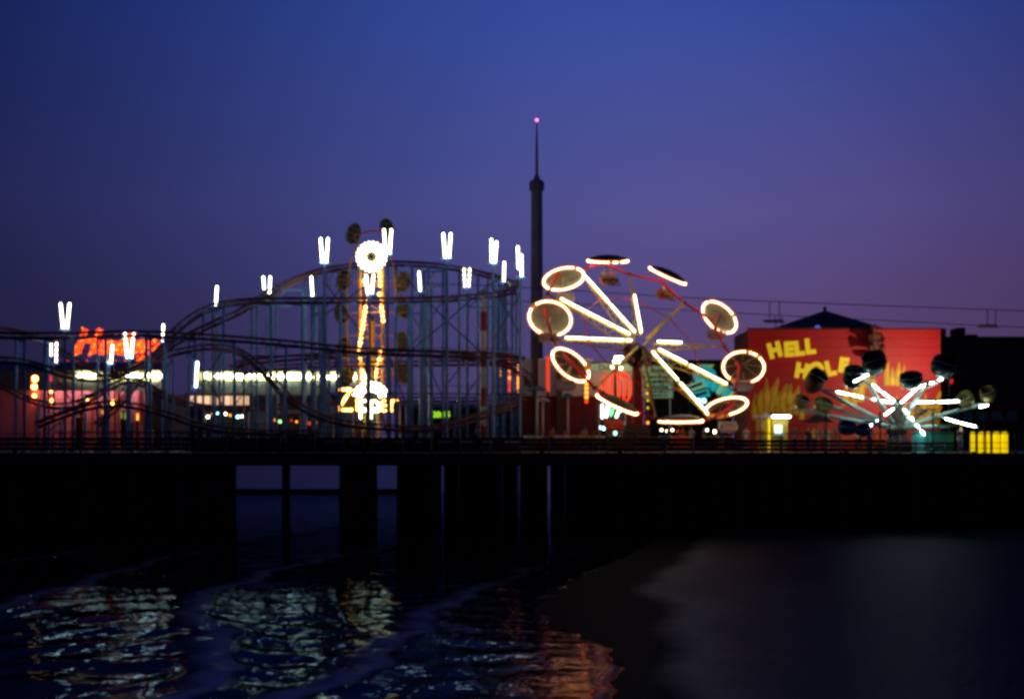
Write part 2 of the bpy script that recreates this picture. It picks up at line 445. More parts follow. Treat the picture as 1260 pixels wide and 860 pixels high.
fr = t.nodes.new('ShaderNodeFresnel'); fr.inputs['IOR'].default_value = 1.33; t.links.new(bn.outputs[0], fr.inputs['Normal'])
fm = t.nodes.new('ShaderNodeMath'); fm.operation = 'SUBTRACT'; fm.use_clamp = True; t.links.new(fr.outputs[0], fm.inputs[0]); t.links.new(mm.outputs[0], fm.inputs[1])
mx = t.nodes.new('ShaderNodeMixShader'); t.links.new(fm.outputs[0], mx.inputs[0]); t.links.new(df.outputs[0], mx.inputs[1]); t.links.new(gl.outputs[0], mx.inputs[2])
t.links.new(mx.outputs[0], t.nodes['Material Output'].inputs[0]); t.nodes.remove(b)
sea = obj('sea', grid_mesh('sea', XX, YY, H, FO, WARM), 'sea_water', kind='structure')
sea['label'] = 'dark sea with low breaking swell reflecting the ride lights'

m = bpy.data.materials.new('wet_sand'); m.use_nodes = True; M['wet_sand'] = m
t = m.node_tree; b = t.nodes['Principled BSDF']
co = t.nodes.new('ShaderNodeTexCoord')
at = t.nodes.new('ShaderNodeAttribute'); at.attribute_name = 'foam'          # here: how damp the sand is, 1 at the water's edge
no = t.nodes.new('ShaderNodeTexNoise'); no.inputs['Scale'].default_value = 0.7; no.inputs['Detail'].default_value = 6
t.links.new(co.outputs['Object'], no.inputs['Vector'])
ad = t.nodes.new('ShaderNodeMath'); ad.operation = 'ADD'; t.links.new(at.outputs['Fac'], ad.inputs[0])
ns = t.nodes.new('ShaderNodeMath'); ns.operation = 'MULTIPLY_ADD'; ns.inputs[1].default_value = 0.4; ns.inputs[2].default_value = -0.2; t.links.new(no.outputs[0], ns.inputs[0])
t.links.new(ns.outputs[0], ad.inputs[1])
ra = t.nodes.new('ShaderNodeMapRange'); t.links.new(ad.outputs[0], ra.inputs[0])
ra.inputs[1].default_value = 0.2; ra.inputs[2].default_value = 0.8; ra.inputs[3].default_value = 0.50; ra.inputs[4].default_value = 0.60
t.links.new(ra.outputs[0], b.inputs['Roughness']); b.inputs['Specular IOR Level'].default_value = 0.1
sp_ = t.nodes.new('ShaderNodeMapRange'); t.links.new(ad.outputs[0], sp_.inputs[0]); sp_.inputs[1].default_value = 0.2; sp_.inputs[2].default_value = 0.8; sp_.inputs[3].default_value = 0.016; sp_.inputs[4].default_value = 0.02
t.links.new(sp_.outputs[0], b.inputs['Specular IOR Level'])
rp = t.nodes.new('ShaderNodeValToRGB'); t.links.new(ad.outputs[0], rp.inputs[0])
rp.color_ramp.elements[0].position = 0.35; rp.color_ramp.elements[0].color = (0.007, 0.008, 0.011, 1)
rp.color_ramp.elements[1].position = 0.65; rp.color_ramp.elements[1].color = (0.004, 0.004, 0.004, 1)
t.links.new(rp.outputs[0], b.inputs['Base Color'])
n2 = t.nodes.new('ShaderNodeTexNoise'); n2.inputs['Scale'].default_value = 3.5; n2.inputs['Detail'].default_value = 8; t.links.new(co.outputs['Object'], n2.inputs['Vector'])
bn = t.nodes.new('ShaderNodeBump'); bn.inputs['Strength'].default_value = 0.4; bn.inputs['Distance'].default_value = 0.10
t.links.new(n2.outputs[0], bn.inputs['Height']); t.links.new(bn.outputs[0], b.inputs['Normal'])
df = t.nodes.new('ShaderNodeBsdfDiffuse'); t.links.new(rp.outputs[0], df.inputs[0]); t.links.new(bn.outputs[0], df.inputs['Normal'])
gl = t.nodes.new('ShaderNodeBsdfGlossy'); t.links.new(bn.outputs[0], gl.inputs['Normal']); gl.inputs['Roughness'].default_value = 0.34
gc = t.nodes.new('ShaderNodeValToRGB'); t.links.new(ad.outputs[0], gc.inputs[0])
gc.color_ramp.elements[0].position = 0.0; gc.color_ramp.elements[0].color = (0.034, 0.038, 0.048, 1)
gc.color_ramp.elements[1].position = 0.75; gc.color_ramp.elements[1].color = (0.010, 0.011, 0.013, 1)
e = gc.color_ramp.elements.new(0.32); e.color = (0.050, 0.056, 0.072, 1)
t.links.new(gc.outputs[0], gl.inputs['Color'])
asd = t.nodes.new('ShaderNodeAddShader'); t.links.new(df.outputs[0], asd.inputs[0]); t.links.new(gl.outputs[0], asd.inputs[1])
t.links.new(asd.outputs[0], t.nodes['Material Output'].inputs[0]); t.nodes.remove(b)
yb = np.concatenate([np.arange(10, 60, 0.5), np.arange(60, 200, 2.5), np.geomspace(200, 2500, 16)])
ub = np.concatenate([np.linspace(-6, 14, 160), np.linspace(15, 300, 30)])
BX = shore_x(yb)[:, None] + ub[None, :]; BY = np.repeat(yb[:, None], len(ub), 1)
BZ = np.where(ub[None, :] < 0, 0.09 * ub[None, :], 0.028 * np.clip(ub[None, :], 0, 22)) - 0.01 + 0.015 * np.sin(BX * 0.7 + BY * 0.33) * np.clip(ub[None, :], 0, 1)
edge = np.interp(yb, [10, 31, 42, 47, 60, 80], [2.6, 3.9, 5.1, 4.6, 8, 12])[:, None] + 0.2 * np.sin(BY * 0.8)
damp = np.clip(0.5 - (BX - edge) / (2.2 + 0.9 * np.clip(BX - edge, 0, 9)), 0, 1)
beach = obj('beach', grid_mesh('beach', BX, BY, BZ, damp), 'wet_sand', kind='structure')
beach['label'] = 'wet sand beach at the edge of the surf'
sb = MB().add([(-4000, 5, -2.5), (4000, 5, -2.5), (4000, 6500, -2.5), (-4000, 6500, -2.5)], [(0, 1, 2, 3)])
obj('seabed', sb, 'timber', kind='structure')

# ------------------------------------------------------------------ the pier
Y0, Y1, XL, XR = 78.0, 140.0, -62.0, 52.0
pier = thing('pier', 'long dark timber amusement pier standing in the surf on wooden piles', 'pier', (0, Y0, 0))
obj('deck', MB().slab(XL, XR, Y0, Y1, DECK - 0.22, DECK), 'planks', pier)
for r, (z0, z1) in enumerate(((DECK - 0.26, DECK + 0.02), (DECK - 0.72, DECK - 0.28))):
    x = XL + (0 if r else -2.4)
    while x < XR:
        L = 5.4 + rng.uniform(-0.5, 0.5)
        obj('fascia_board', MB().slab(x + 0.01, min(XR, x + L) - 0.01, Y0 - 0.09 - 0.03 * r - rng.uniform(0, 0.02), Y0 - 0.01, z0, z1), 'timber', pier)
        x += L
for k, yy in enumerate((80.5, 96, 112, 127, 138.8)):
    obj('cap_beam', MB().slab(XL, XR, yy - 0.2, yy + 0.2, DECK - 0.72, DECK - 0.225), 'timber', pier)
piles = []
def pile(px, D, r=0.2):
    piles.append((X(px, D), D, r))
for px in list(range(30, 236, 17)) + [-10, 8, 222]: pile(px + rng.uniform(-4, 4), 79.2)
for px in list(range(20, 215, 14)) + [227]: pile(px + rng.uniform(-4, 4), 96)
for px in range(24, 220, 12): pile(px + rng.uniform(-3, 3), 112)
for px in (238, 250, 262, 274, 285): pile(px, 79.2, 0.27)
for px in (243, 256, 268, 280): pile(px, 96, 0.25)
for px in (240, 250, 260, 270, 280, 287): pile(px, 112, 0.26)
pile(352, 79.2, 0.25); pile(352.5, 96, 0.2)
for px in (423, 434, 445, 456): pile(px, 79.2, 0.27)
for px in (426, 438, 450, 459): pile(px, 96, 0.3)
for px in (424, 432, 441, 450, 457): pile(px, 112, 0.3)
for px in np.arange(492, 1300, 30): pile(px + rng.uniform(-6, 6), 79.2, 0.22)
for px in np.arange(498, 1300, 19):
    if min(abs(px - 545), abs(px - 640), abs(px - 675)) > 6: pile(px + rng.uniform(-3, 3), 96, 0.22)
for px in np.arange(494, 1000, 13):
    if min(abs(px - 545), abs(px - 640), abs(px - 675)) > 6: pile(px + rng.uniform(-2, 2), 112, 0.24)
prof = [(1.08, -2.4), (1.05, 0.2), (1.0, 2.0), (0.96, DECK - 0.72)]
pm = {}
for (x, y, r) in piles:
    k = round(r, 2)
    if k not in pm: pm[k] = MB().lathe([(a * k, h) for a, h in prof], 8).mesh('pile'); pm[k].materials.append(M['timber']); pm[k].polygons.foreach_set('use_smooth', [True] * len(pm[k].polygons))
    o = bpy.data.objects.new('pile', pm[k]); C.objects.link(o); o.parent = pier; o.location = (x, y - Y0, 0)
for k in range(17):                                                                       # fender piles along the front edge, their heads just over the deck
    px = 20 + 73 * k + rng.uniform(-14, 14); r_ = rng.uniform(0.15, 0.2); x = X(px, 77.7); zt_ = DECK + rng.uniform(-0.25, 0.22)
    if 286 < px < 424 or 458 < px < 490: continue
    obj('fender_pile', MB().lathe([(r_ * 1.1, -2.4), (r_, 2.0), (r_ * 0.95, zt_ - 0.05), (r_ * 0.7, zt_), (0, zt_ + 0.02)], 9, (x, 77.66, 0)), 'timber', pier, True)
# sheet wall under the landward half, boards with a few gaps
D = 138.2; px = -60.0
while px < 1290:
    if 226 < px < 489: px = 489.0
    w = 9.0
    for g_ in (545, 640, 675.5):
        if px < g_ - 1.4 < px + w: w = g_ - 1.4 - px
        elif abs(px - (g_ - 1.4)) < 0.01: px = g_ + 1.4
    if True:
        obj('sheet_board', MB().slab(X(px, D), X(px + w - 0.25, D), D + rng.uniform(0, .05), D + 0.18, -1.6, DECK - 0.75), 'timber', pier)
    px += w
obj('waterline_beam', MB().slab(X(-60, 138.7), X(489, 138.7), 138.4, 138.9, -0.6, 0.42), 'timber', pier)
# diagonal braces between front piles
for a, b in ((60, 150), (150, 60), (238, 285), (423, 456), (700, 790), (880, 970)):
    obj('brace', MB().beam((X(a, 79.2), 79.0, 0.6), (X(b, 79.2), 79.0, DECK - 0.8), 0.12, 0.24), 'timber', pier)

# railing along the front edge
rail = thing('pier_railing', 'dark blue steel railing along the front edge of the pier deck', 'railing', (0, Y0 + 0.35, DECK))
post = MB().tube([(0, 0, 0), (0, 0, 0.75), (0, 0.04, 0.98), (0, 0.16, 1.16)], 0.038, 6); post.box((0, 0, 0.02), (0.16, 0.16, 0.03))
pme = post.mesh('post'); pme.materials.append(M['rail_paint'])
x = XL + 0.5
while x < XR:
    o = bpy.data.objects.new('post', pme); C.objects.link(o); o.parent = rail; o.location = (x, 0, 0); x += 1.72
for z, yy in ((0.3, 0.0), (0.62, 0.0), (1.16, 0.16)):
    obj('rail', MB().tube([(XL + 0.4, Y0 + 0.35 + yy, DECK + z), (XR - 0.4, Y0 + 0.35 + yy, DECK + z)], 0.024 if z < 1 else 0.034, 6), 'rail_paint', rail)
# taller dark lamp-less posts that stand at the rail
for i, px in enumerate((163, 345, 448, 593, 949, 1016, 1083, 1148, 1211)):
    D = 79.2; b = Vector((X(px, D), D, DECK)); mb = MB().tube([b, b + Vector((0, 0, 2.35 if px > 900 else 1.7))], 0.05, 7); mb.box(b + Vector((0, 0, 0.03)), (0.22, 0.22, 0.05)); mb.ball(b + Vector((0, 0, 2.38 if px > 900 else 1.73)), 0.075)
    single('rail_post', mb, 'dark_steel', '%s dark ball-topped post at the railing before the %s' % (('tall', {949: 'ticket booth', 1016: 'navy umbrella', 1083: 'blue tubs', 1148: 'teal panels', 1211: 'yellow bollards'}[px]) if px > 900 else ('short', {163: 'long white V lamp', 345: 'uneven tube pair', 448: 'zipper ride', 593: 'striped mast'}[px])), 'post', 'dark posts behind the railing', loc=b)

# ------------------------------------------------------------------ roller coaster
coaster = thing('roller_coaster', 'blue steel roller coaster with dark red track winding on tall columns', 'roller coaster', (X(350, 98), 98, DECK))
def pts3(L): return [P(*p) for p in L]
runs = [
    # lift and the high right-hand sweep, coming back behind
    pts3([(118, 520, 97), (150, 490, 97), (190, 438, 97), (230, 411, 97), (300, 378, 98), (350, 349, 102), (390, 333, 107), (425, 326, 111), (475, 322, 113),
          (540, 325, 113), (590, 334, 110), (622, 344, 106), (634, 352, 102), (622, 358, 98), (590, 362, 96), (530, 366, 94), (450, 367, 94), (370, 367, 94),
          (310, 368, 95), (270, 374, 97), (240, 387, 99), (205, 415, 101), (180, 436, 102), (155, 452, 103), (132, 458, 103), (105, 447, 103), (75, 430, 102),
          (40, 412, 100), (0, 403, 98), (-40, 402, 95)]),
    # the middle level
    pts3([(-40, 402, 95), (-62, 404, 92), (-40, 408, 90), (20, 410, 89), (100, 409, 89), (180, 408, 89), (240, 411, 90), (300, 415, 90), (360, 420, 90), (430, 427, 90),
          (500, 431, 90), (575, 433, 91), (622, 436, 94), (640, 440, 99), (628, 443, 104), (580, 444, 106), (500, 445, 107), (420, 446, 107), (350, 449, 106),
          (308, 453, 104), (288, 451, 101), (296, 445, 98), (330, 440, 97), (400, 435, 97), (470, 432, 97)]),
    # the low level
    pts3([(470, 432, 97), (540, 433, 97), (600, 440, 98), (640, 455, 100), (652, 472, 104), (632, 484, 108), (580, 489, 109), (500, 489, 109), (430, 492, 108), (370, 496, 107),
          (300, 500, 105), (250, 498, 103), (215, 490, 101), (185, 474, 100), (160, 465, 99), (138, 472, 98), (110, 488, 98), (75, 497, 98), (40, 490, 97), (0, 470, 96), (-35, 455, 95)]),
    pts3([(-35, 455, 95), (-55, 448, 93), (-35, 442, 90), (10, 440, 89), (45, 446, 89), (85, 459, 89), (130, 462, 89), (175, 446, 90), (210, 432, 91), (250, 424, 92)]),
    pts3([(250, 424, 92), (290, 428, 91), (325, 455, 90), (360, 490, 89), (410, 514, 89), (480, 523, 89), (545, 522, 90), (602, 506, 92), (628, 493, 95), (640, 492, 98), (610, 505, 102), (540, 516, 103)]),
    pts3([(45, 520, 88), (90, 503, 88), (130, 494, 88), (170, 497, 88), (210, 508, 88), (260, 523, 88), (320, 529, 88), (400, 530, 88)]),
]
track_pts = []
for run in runs:
    pts = resample(spline(run, 10), 0.55)
    track_pts += pts
    L, R, S, T = [], [], [], MB()
    for i, p in enumerate(pts):
        a, b = pts[max(0, i - 1)], pts[min(len(pts) - 1, i + 1)]
        tg = (b - a).normalized(); lat = tg.cross(Vector((0, 0, 1))).normalized(); up = lat.cross(tg)
        l, r, s = p + lat * 0.36, p - lat * 0.36, p - up * 0.32
        L.append(l); R.append(r); S.append(s)
        if i % 2 == 0:
            T.beam(l, r, 0.06); T.beam(l, s, 0.05); T.beam(r, s, 0.05)
    obj('running_rail', MB().tube(L, 0.07, 6), 'track_red', coaster, True)
    obj('running_rail', MB().tube(R, 0.07, 6), 'track_red', coaster, True)
    obj('spine_tube', MB().tube(S, 0.115, 6), 'track_red', coaster, True)
    obj('track_ties', T, 'track_red', coaster, kind='stuff')

def top_under(px, D, lo=DECK + 1.0):
    """height just under the nearest track passing over this spot, for seating a column"""
    best = None; x = X(px, D)
    for p in track_pts:
        dd = (p.x - x) ** 2 + (p.y - D) ** 2
        if dd < 2.4 and (best is None or p.z > best[0]): best = (p.z, p)
    return best
def column(px, D, topy=None, r=0.10):
    hit = top_under(px, D)
    x = X(px, D); base = Vector((x, D, DECK))
    if topy is not None: z = Z(topy, D)
    elif hit: z = hit[0] - 0.45
    else: return
    o = obj('column', MB().tube([base, (x, D, z)], r, 8).box(base + Vector((0, 0, 0.05)), (r * 4.5, r * 4.5, 0.1)), 'blue_steel', coaster, True)
    o.data.polygons.foreach_set('use_smooth', [len(p.vertices) == 4 for p in o.data.polygons])
    if hit and topy is None:
        p = hit[1]
        obj('saddle', MB().beam((x, D, z - 0.1), (p.x, p.y, p.z - 0.36), 0.16, 0.12), 'blue_steel', coaster)
cols = [(487, 112.5), (565, 112), (588, 110), (614, 107), (630, 103), (424, 111), (376, 105.5), (340, 101), (316, 99), (250, 97.3), (262, 97.6), (213, 100.6), (204, 89.5), (232, 96), (240, 90), (275, 95.4), (288, 90), (286, 109.2), (330, 110.5), (334, 94.6), (372, 94.2), (376, 111), (419, 93.2), (415, 90), (424, 112), (394, 94), (388, 107),
        (487, 93), (507, 93.2), (507, 112), (523, 93.5), (527, 112), (545, 90.5), (545, 112), (565, 94.6), (575, 111.5), (588, 95.8), (600, 110), (618, 99), (630, 100), (635, 104.5), (160, 98.6), (156, 104.6),
        (185, 89.2), (120, 89), (128, 103.5), (105, 97.8), (90, 89), (75, 97.5), (60, 101), (55, 89), (48, 97), (30, 89), (20, 98), (352, 90), (350, 106), (452, 90), (460, 107), (480, 97), (500, 109), (560, 109),
        (565, 91), (600, 92), (640, 99), (622, 108), (310, 97.5), (300, 104.5), (300, 88.2), (260, 88.2), (180, 88), (130, 88), (90, 88), (350, 88), (440, 107.8), (405, 97)]
for px, D in cols: column(px, D, r=0.085 + 0.03 * rng.random())
# gantries: two columns with a cross head carrying the high track
def gantry(pa, pb, D, ty, by):
    for px in (pa, pb): column(px, D, ty, 0.11)
    obj('cross_beam', MB().beam(P(pa - 1, ty + 1, D), P(pb + 1, ty + 1, D), 0.18), 'blue_steel', coaster)
    obj('cross_beam', MB().beam(P(pa, by, D + 0.02), P(pb, by, D + 0.02), 0.12), 'blue_steel', coaster)
    obj('gusset', MB().beam(P(pa, by, D - 0.12), P((pa + pb) / 2, ty + 1, D - 0.12), 0.09), 'blue_steel', coaster)
for g in ((401, 420, 111.5, 334, 352), (332, 373, 104.5, 356, 376), (522, 549, 112, 333, 352), (503, 519, 95, 370, 386), (575, 608, 98, 366, 378), (612, 640, 105, 352, 363), (270, 289, 104, 418, 434), (606, 640, 107, 345, 374), (384, 396, 95, 370, 386)):
    gantry(*g)
braces = [((487, 330), (550, 395), 92.4), ((550, 395), (606, 446), 92.4), ((550, 395), (487, 446), 92.4), ((550, 395), (608, 345), 92.4), ((399, 380), (440, 330), 92.5), ((399, 346), (452, 420), 92.5),
          ((399, 388), (452, 350), 92.5), ((607, 352), (640, 412), 95), ((640, 362), (606, 420), 95), ((487, 352), (520, 410), 108), ((545, 370), (507, 425), 108), ((523, 440), (545, 490), 108), ((575, 440), (545, 480), 108),
          ((330, 440), (288, 500), 104), ((288, 440), (330, 500), 104), ((232, 430), (275, 500), 96), ((275, 430), (232, 500), 96), ((213, 440), (180, 500), 104), ((156, 470), (128, 520), 100), ((105, 495), (60, 530), 98),
          ((60, 450), (105, 520), 100), ((372, 440), (419, 500), 95), ((419, 440), (372, 500), 95), ((480, 440), (500, 500), 103), ((565, 500), (600, 446), 100), ((440, 440), (480, 500), 100), ((618, 400), (635, 470), 101)]
for (a, b, D) in braces:
    obj('brace', MB().tube([P(*a, D), P(*b, D)], 0.045, 5), 'dark_steel', coaster)
# service walk along the low level, station platform at deck height
for (pa, pb, y, D) in ((300, 640, 436, 95.2), (396, 648, 482, 96), (70, 330, 529, 90), (400, 650, 524, 104)):
    w = thing_part = obj('walkway', MB().beam(P(pa, y + 2, D), P(pb, y + 3, D), 0.7, 0.08), 'dark_steel', coaster)
    h = MB().tube([P(pa, y - 8, D - 0.35), P(pb, y - 7, D - 0.35)], 0.022, 5)
    x = pa
    while x <= pb: h.tube([P(x, y + 2, D - 0.35), P(x, y - 8, D - 0.35)], 0.02, 5); x += 19
    obj('handrail', h, 'dark_steel', w)
plat = obj('station_platform', MB().slab(X(250, 90), X(640, 90), 86.5, 91, DECK + 0.004, DECK + 0.75), 'dark_wall', coaster)
for k in range(9):
    obj('edge_strip', MB().slab(X(405 + 27 * k, 88), X(405 + 27 * k + rng.uniform(8, 20), 88), 86.44, 86.49, DECK + 0.62, DECK + 0.70), 'seat_white', plat)

# striped mast in the bend
D = 100; base = P(595, 545, D); base.z = DECK
sm = thing('striped_mast', 'red and white banded mast in the bend of the roller coaster', 'mast', base)
ybands = [360, 384, 407, 431, 452, 477, 500, 524, 555]
for i in range(8):
    z1, z0 = Z(ybands[i], D), max(DECK, Z(ybands[i + 1], D))
    obj('band', MB().lathe([(0.0, z0), (0.25, z0), (0.25, z1), (0.0, z1)], 16, (base.x, D, 0)), 'pole_white' if i % 2 == 0 else 'pole_red', sm)
obj('cap', MB().lathe([(0.29, 0), (0.29, 0.12), (0.1, 0.25), (0, 0.26)], 16, (base.x, D, Z(360, D) + 0.003)), 'blue_steel', sm)

# ------------------------------------------------------------------ tube lamps on blue poles
def lamp(px, D, tubes, label, dashed=False):
    """tubes: (bottom x, bottom y, top x, top y) in photo pixels"""
    yb = max(t_[1] for t_ in tubes); x0 = sum(t_[0] for t_ in tubes) / len(tubes)
    base = Vector((X(x0, D), D, DECK))
    t = thing('tube_lamp', label, 'lamp', base, 'tube lamps on poles over the roller coaster')
    top = Z(yb + 1, D)
    obj('pole', MB().tube([base, (base.x, D, top)], 0.085, 8).box(base + Vector((0, 0, .04)), (0.4, 0.4, 0.08)), 'blue_steel', t)
    obj('bracket', MB().beam((base.x - 0.35, D, top), (base.x + 0.35, D, top), 0.14, 0.12), 'blue_steel', t)
    for (bx, by, tx, ty) in tubes:
        a, b = P(bx, by, D - 0.18), P(tx, ty, D - 0.18)
        s = MB()
        if dashed:
            n = 4
            for k in range(n):
                s.capsule(a + (b - a) * (k / n + 0.02), a + (b - a) * ((k + 0.72) / n), 0.045)
        else: s.capsule(a, b, 0.055, 10)
        tb = obj('fluorescent_tube', s, 'tube_white', t, True)
        obj('tube_halo', MB().capsule(a + (a - b).normalized() * 0.05, b + (b - a).normalized() * 0.05, 0.135, 10), 'tube_halo', tb, True)  # added shell for the glow around the tube
        obj('tube_holder', MB().beam(a + Vector((0, 0.17, -0.05)), b + Vector((0, 0.17, 0)), 0.10, 0.06), 'socket_grey', tb)
def vee(x, y0, y1, sp=1.0, w=4.6, n=2.5): return [(x - n, y1, x - w * sp, y0), (x + n, y1, x + w * sp, y0)]
lamp(80, 89, vee(80, 373, 404, 1.2), 'tube lamp with a wide white V, standing alone above the low coaster dips')
lamp(68, 100, [(63, 438, 63, 422), (69, 446, 69.5, 420)], 'broken-up pair of white tubes low beside the pink arcade', True)
lamp(134, 99, vee(134, 424, 447, 1.0), 'short white V of tubes in front of the red script sign, lower one')
lamp(159, 90, vee(159, 409, 440, 1.15), 'long white V of tubes in front of the red script sign')
lamp(201, 108, [(200, 420, 201, 399)], 'small single white tube just right of the red script sign')
lamp(266, 99, [(265.5, 377, 267, 352)], 'single white tube lamp where the coaster track starts its climb')
lamp(328, 102, [(325, 356, 324, 340), (331.5, 365, 332.5, 340)], 'uneven pair of white tubes beside the climbing track')
lamp(384, 103, [(384.5, 364, 383, 340)], 'single white tube lamp just under the climbing track')
lamp(399, 91, vee(399, 293, 323), 'tall lamp with white V of tubes above the climbing track')
lamp(242, 90, [(241, 476, 243, 445)], 'single low tube lamp beside the lit snack window')
lamp(477, 90, vee(477, 282, 312), 'tall lamp with white V beside the bulb-covered wheel of the zipper ride')
lamp(455, 92, vee(455, 338, 361), 'lamp with white V just below the bulb-covered wheel')
lamp(550, 90, vee(550, 287, 317), 'tall lamp with white V over the crown of the coaster track')
lamp(516, 105, [(517, 358, 515.5, 334)], 'single white tube lamp under the crown of the track')
lamp(574, 106, [(572, 353, 571, 329), (577, 353, 578, 329)], 'dotted pair of parallel white tubes under the red track', True)
lamp(607, 91, [(605, 323, 604.5, 294), (609, 323, 611, 297)], 'tall lamp with narrow white V over the striped mast')
lamp(620, 104, [(620, 346, 620.5, 322)], 'single white tube lamp at the end of the track bend')
lamp(640, 92, [(638, 331, 637, 303), (642, 340, 641.5, 313)], 'stepped pair of white tubes next to the observation tower')

# ------------------------------------------------------------------ bulbs and stroke letters
def bulbs(mb, poly, step, r, jitter=0.0, nu=6, nv=4):
    for p in resample(poly, step):
        if jitter: p = p + Vector((rng.normal() * jitter, 0, rng.normal() * jitter))
        mb.ball(p, r * (1 + 0.15 * rng.uniform(-1, 1)), nu, nv)
LET = {
    'Z': [[(0, 1), (0.9, 1), (0, 0), (1, 0)]],
    'i': [[(0.2, 0.62), (0.2, 0)], [(0.2, 0.85), (0.2, 0.86)]],
    'p': [[(0.05, -0.35), (0.05, 0.62), (0.5, 0.62), (0.62, 0.32), (0.5, 0.04), (0.05, 0.04)]],
    'e': [[(0.05, 0.34), (0.6, 0.34), (0.55, 0.58), (0.3, 0.66), (0.06, 0.5), (0.03, 0.2), (0.25, 0), (0.6, 0.08)]],
    'r': [[(0.05, 0), (0.05, 0.62)], [(0.05, 0.4), (0.25, 0.6), (0.5, 0.6)]],
    'H': [[(0.0, 0), (0.15, 1)], [(0.7, 0), (0.85, 1)], [(0.08, 0.5), (0.78, 0.52)]],
    'm': [[(0, 0), (0.03, 0.6)], [(0.03, 0.45), (0.2, 0.62), (0.34, 0.5), (0.36, 0)], [(0.36, 0.45), (0.54, 0.62), (0.68, 0.5), (0.7, 0)]],
    'a': [[(0.55, 0.55), (0.3, 0.64), (0.05, 0.4), (0.1, 0.08), (0.35, 0.02), (0.55, 0.2)], [(0.56, 0.62), (0.58, 0.0)]],
    'l': [[(0.1, 0), (0.14, 0.8), (0.3, 1.05), (0.36, 0.85), (0.1, 0.2)]],
    'y': [[(0.02, 0.6), (0.1, 0.15), (0.35, 0.08), (0.5, 0.3)], [(0.55, 0.62), (0.52, -0.1), (0.3, -0.4), (0.1, -0.25)]],
}
ADV = {'Z': 1.15, 'i': 0.42, 'p': 0.78, 'e': 0.76, 'r': 0.62, 'H': 1.0, 'm': 0.86, 'a': 0.74, 'l': 0.5, 'y': 0.7}

# ------------------------------------------------------------------ zipper ride
D = 108; base = P(457, 545, D); base.z = DECK
zp = thing('zipper_ride', 'tall upright boom ride with wire cage cars and bulb wheel on top', 'fairground ride', base)
for px in (443, 471):
    obj('boom_rail', MB().tube([P(px, 478, D), P(px, 330, D), P(px + (457 - px) * 0.35, 300, D)], 0.13, 6), 'yellow_steel', zp)
for y in range(336, 478, 16): obj('boom_rung', MB().beam(P(443, y, D), P(471, y, D), 0.09), 'yellow_steel', zp)
for y0 in range(336, 462, 32): obj('boom_brace', MB().beam(P(443, y0, D), P(471, y0 + 16, D), 0.06), 'yellow_steel', zp)
oval = [P(457 + 30 * math.copysign(abs(math.cos(a)) ** 0.45, math.cos(a)), 392 - 92 * math.copysign(abs(math.sin(a)) ** 0.8, math.sin(a)), D + 0.9) for a in np.linspace(0, 2 * math.pi, 44, endpoint=False)]
obj('cable_track', MB().tube(oval, 0.07, 5, True), 'yellow_steel', zp)
for y in (346, 385, 413, 430, 462): obj('spreader', MB().beam(P(428, y, D + 0.9), P(486, y, D + 0.9), 0.06), 'yellow_steel', zp)
obj('top_frame', MB().tube([P(437, 290, D + 0.6), P(457, 284, D + 0.6), P(477, 287, D + 0.6)], 0.07, 5), 'frame_red', zp)
# cage cars
def cage(px, py, tilt, s=1.0):
    c = P(px, py, D + 0.9); q = Matrix.Rotation(tilt, 3, 'Y')
    hull = MB().lathe([(0.0, -0.95), (0.45, -0.8), (0.66, -0.3), (0.62, 0.1)], 12, c, q @ Matrix.Diagonal((s, s * 0.9, s)), math.radians(-20), math.radians(200))
    hull.lathe([(0.0, 0.98), (0.36, 0.85), (0.58, 0.45), (0.62, 0.1)], 12, c, q @ Matrix.Diagonal((s, s * 0.9, s)), math.radians(-20), math.radians(200))
    hull.box(c + q @ Vector((0, 0.1, -0.35)) * s, (0.85 * s, 0.5 * s, 0.14 * s), q)
    car = obj('cage_car', hull, 'pod_olive' if px > 480 and py > 330 else 'pod_teal', zp, True)
    g = MB()
    ring = [c + q @ Vector((0.6 * math.cos(a), -0.1, 0.95 * math.sin(a))) * s for a in np.linspace(0, 2 * math.pi, 18, endpoint=False)]
    g.tube(ring, 0.06, 5, True)
    for k in (-0.3, 0, 0.3): g.tube([c + q @ Vector((k, -0.1, -0.8)) * s, c + q @ Vector((k, -0.42, 0)) * s, c + q @ Vector((k, -0.1, 0.8)) * s], 0.025, 4)
    for k in (-0.45, 0, 0.45): g.tube([c + q @ Vector((-0.55, -0.1, k)) * s, c + q @ Vector((0, -0.42, k)) * s, c + q @ Vector((0.55, -0.1, k)) * s], 0.025, 4)
    obj('wire_door', g, 'socket_grey', car)
    arm = MB().beam(c + Vector((0, 0.2, 0)), P(457 + math.copysign(14, px - 457), py + (18 if py < 330 else 6), D + 0.9), 0.08)
    obj('car_arm', arm, 'frame_red', zp)
for a in ((435, 288, 0.3), (476, 282, -0.2), (423, 345, 0.1), (496, 347, 0.25), (496, 379, -0.25), (420, 386, -0.1), (494, 421, 0.1), (423, 428, 0.15), (495, 459, -0.4), (427, 463, 0.4)): cage(*a, s=0.92)
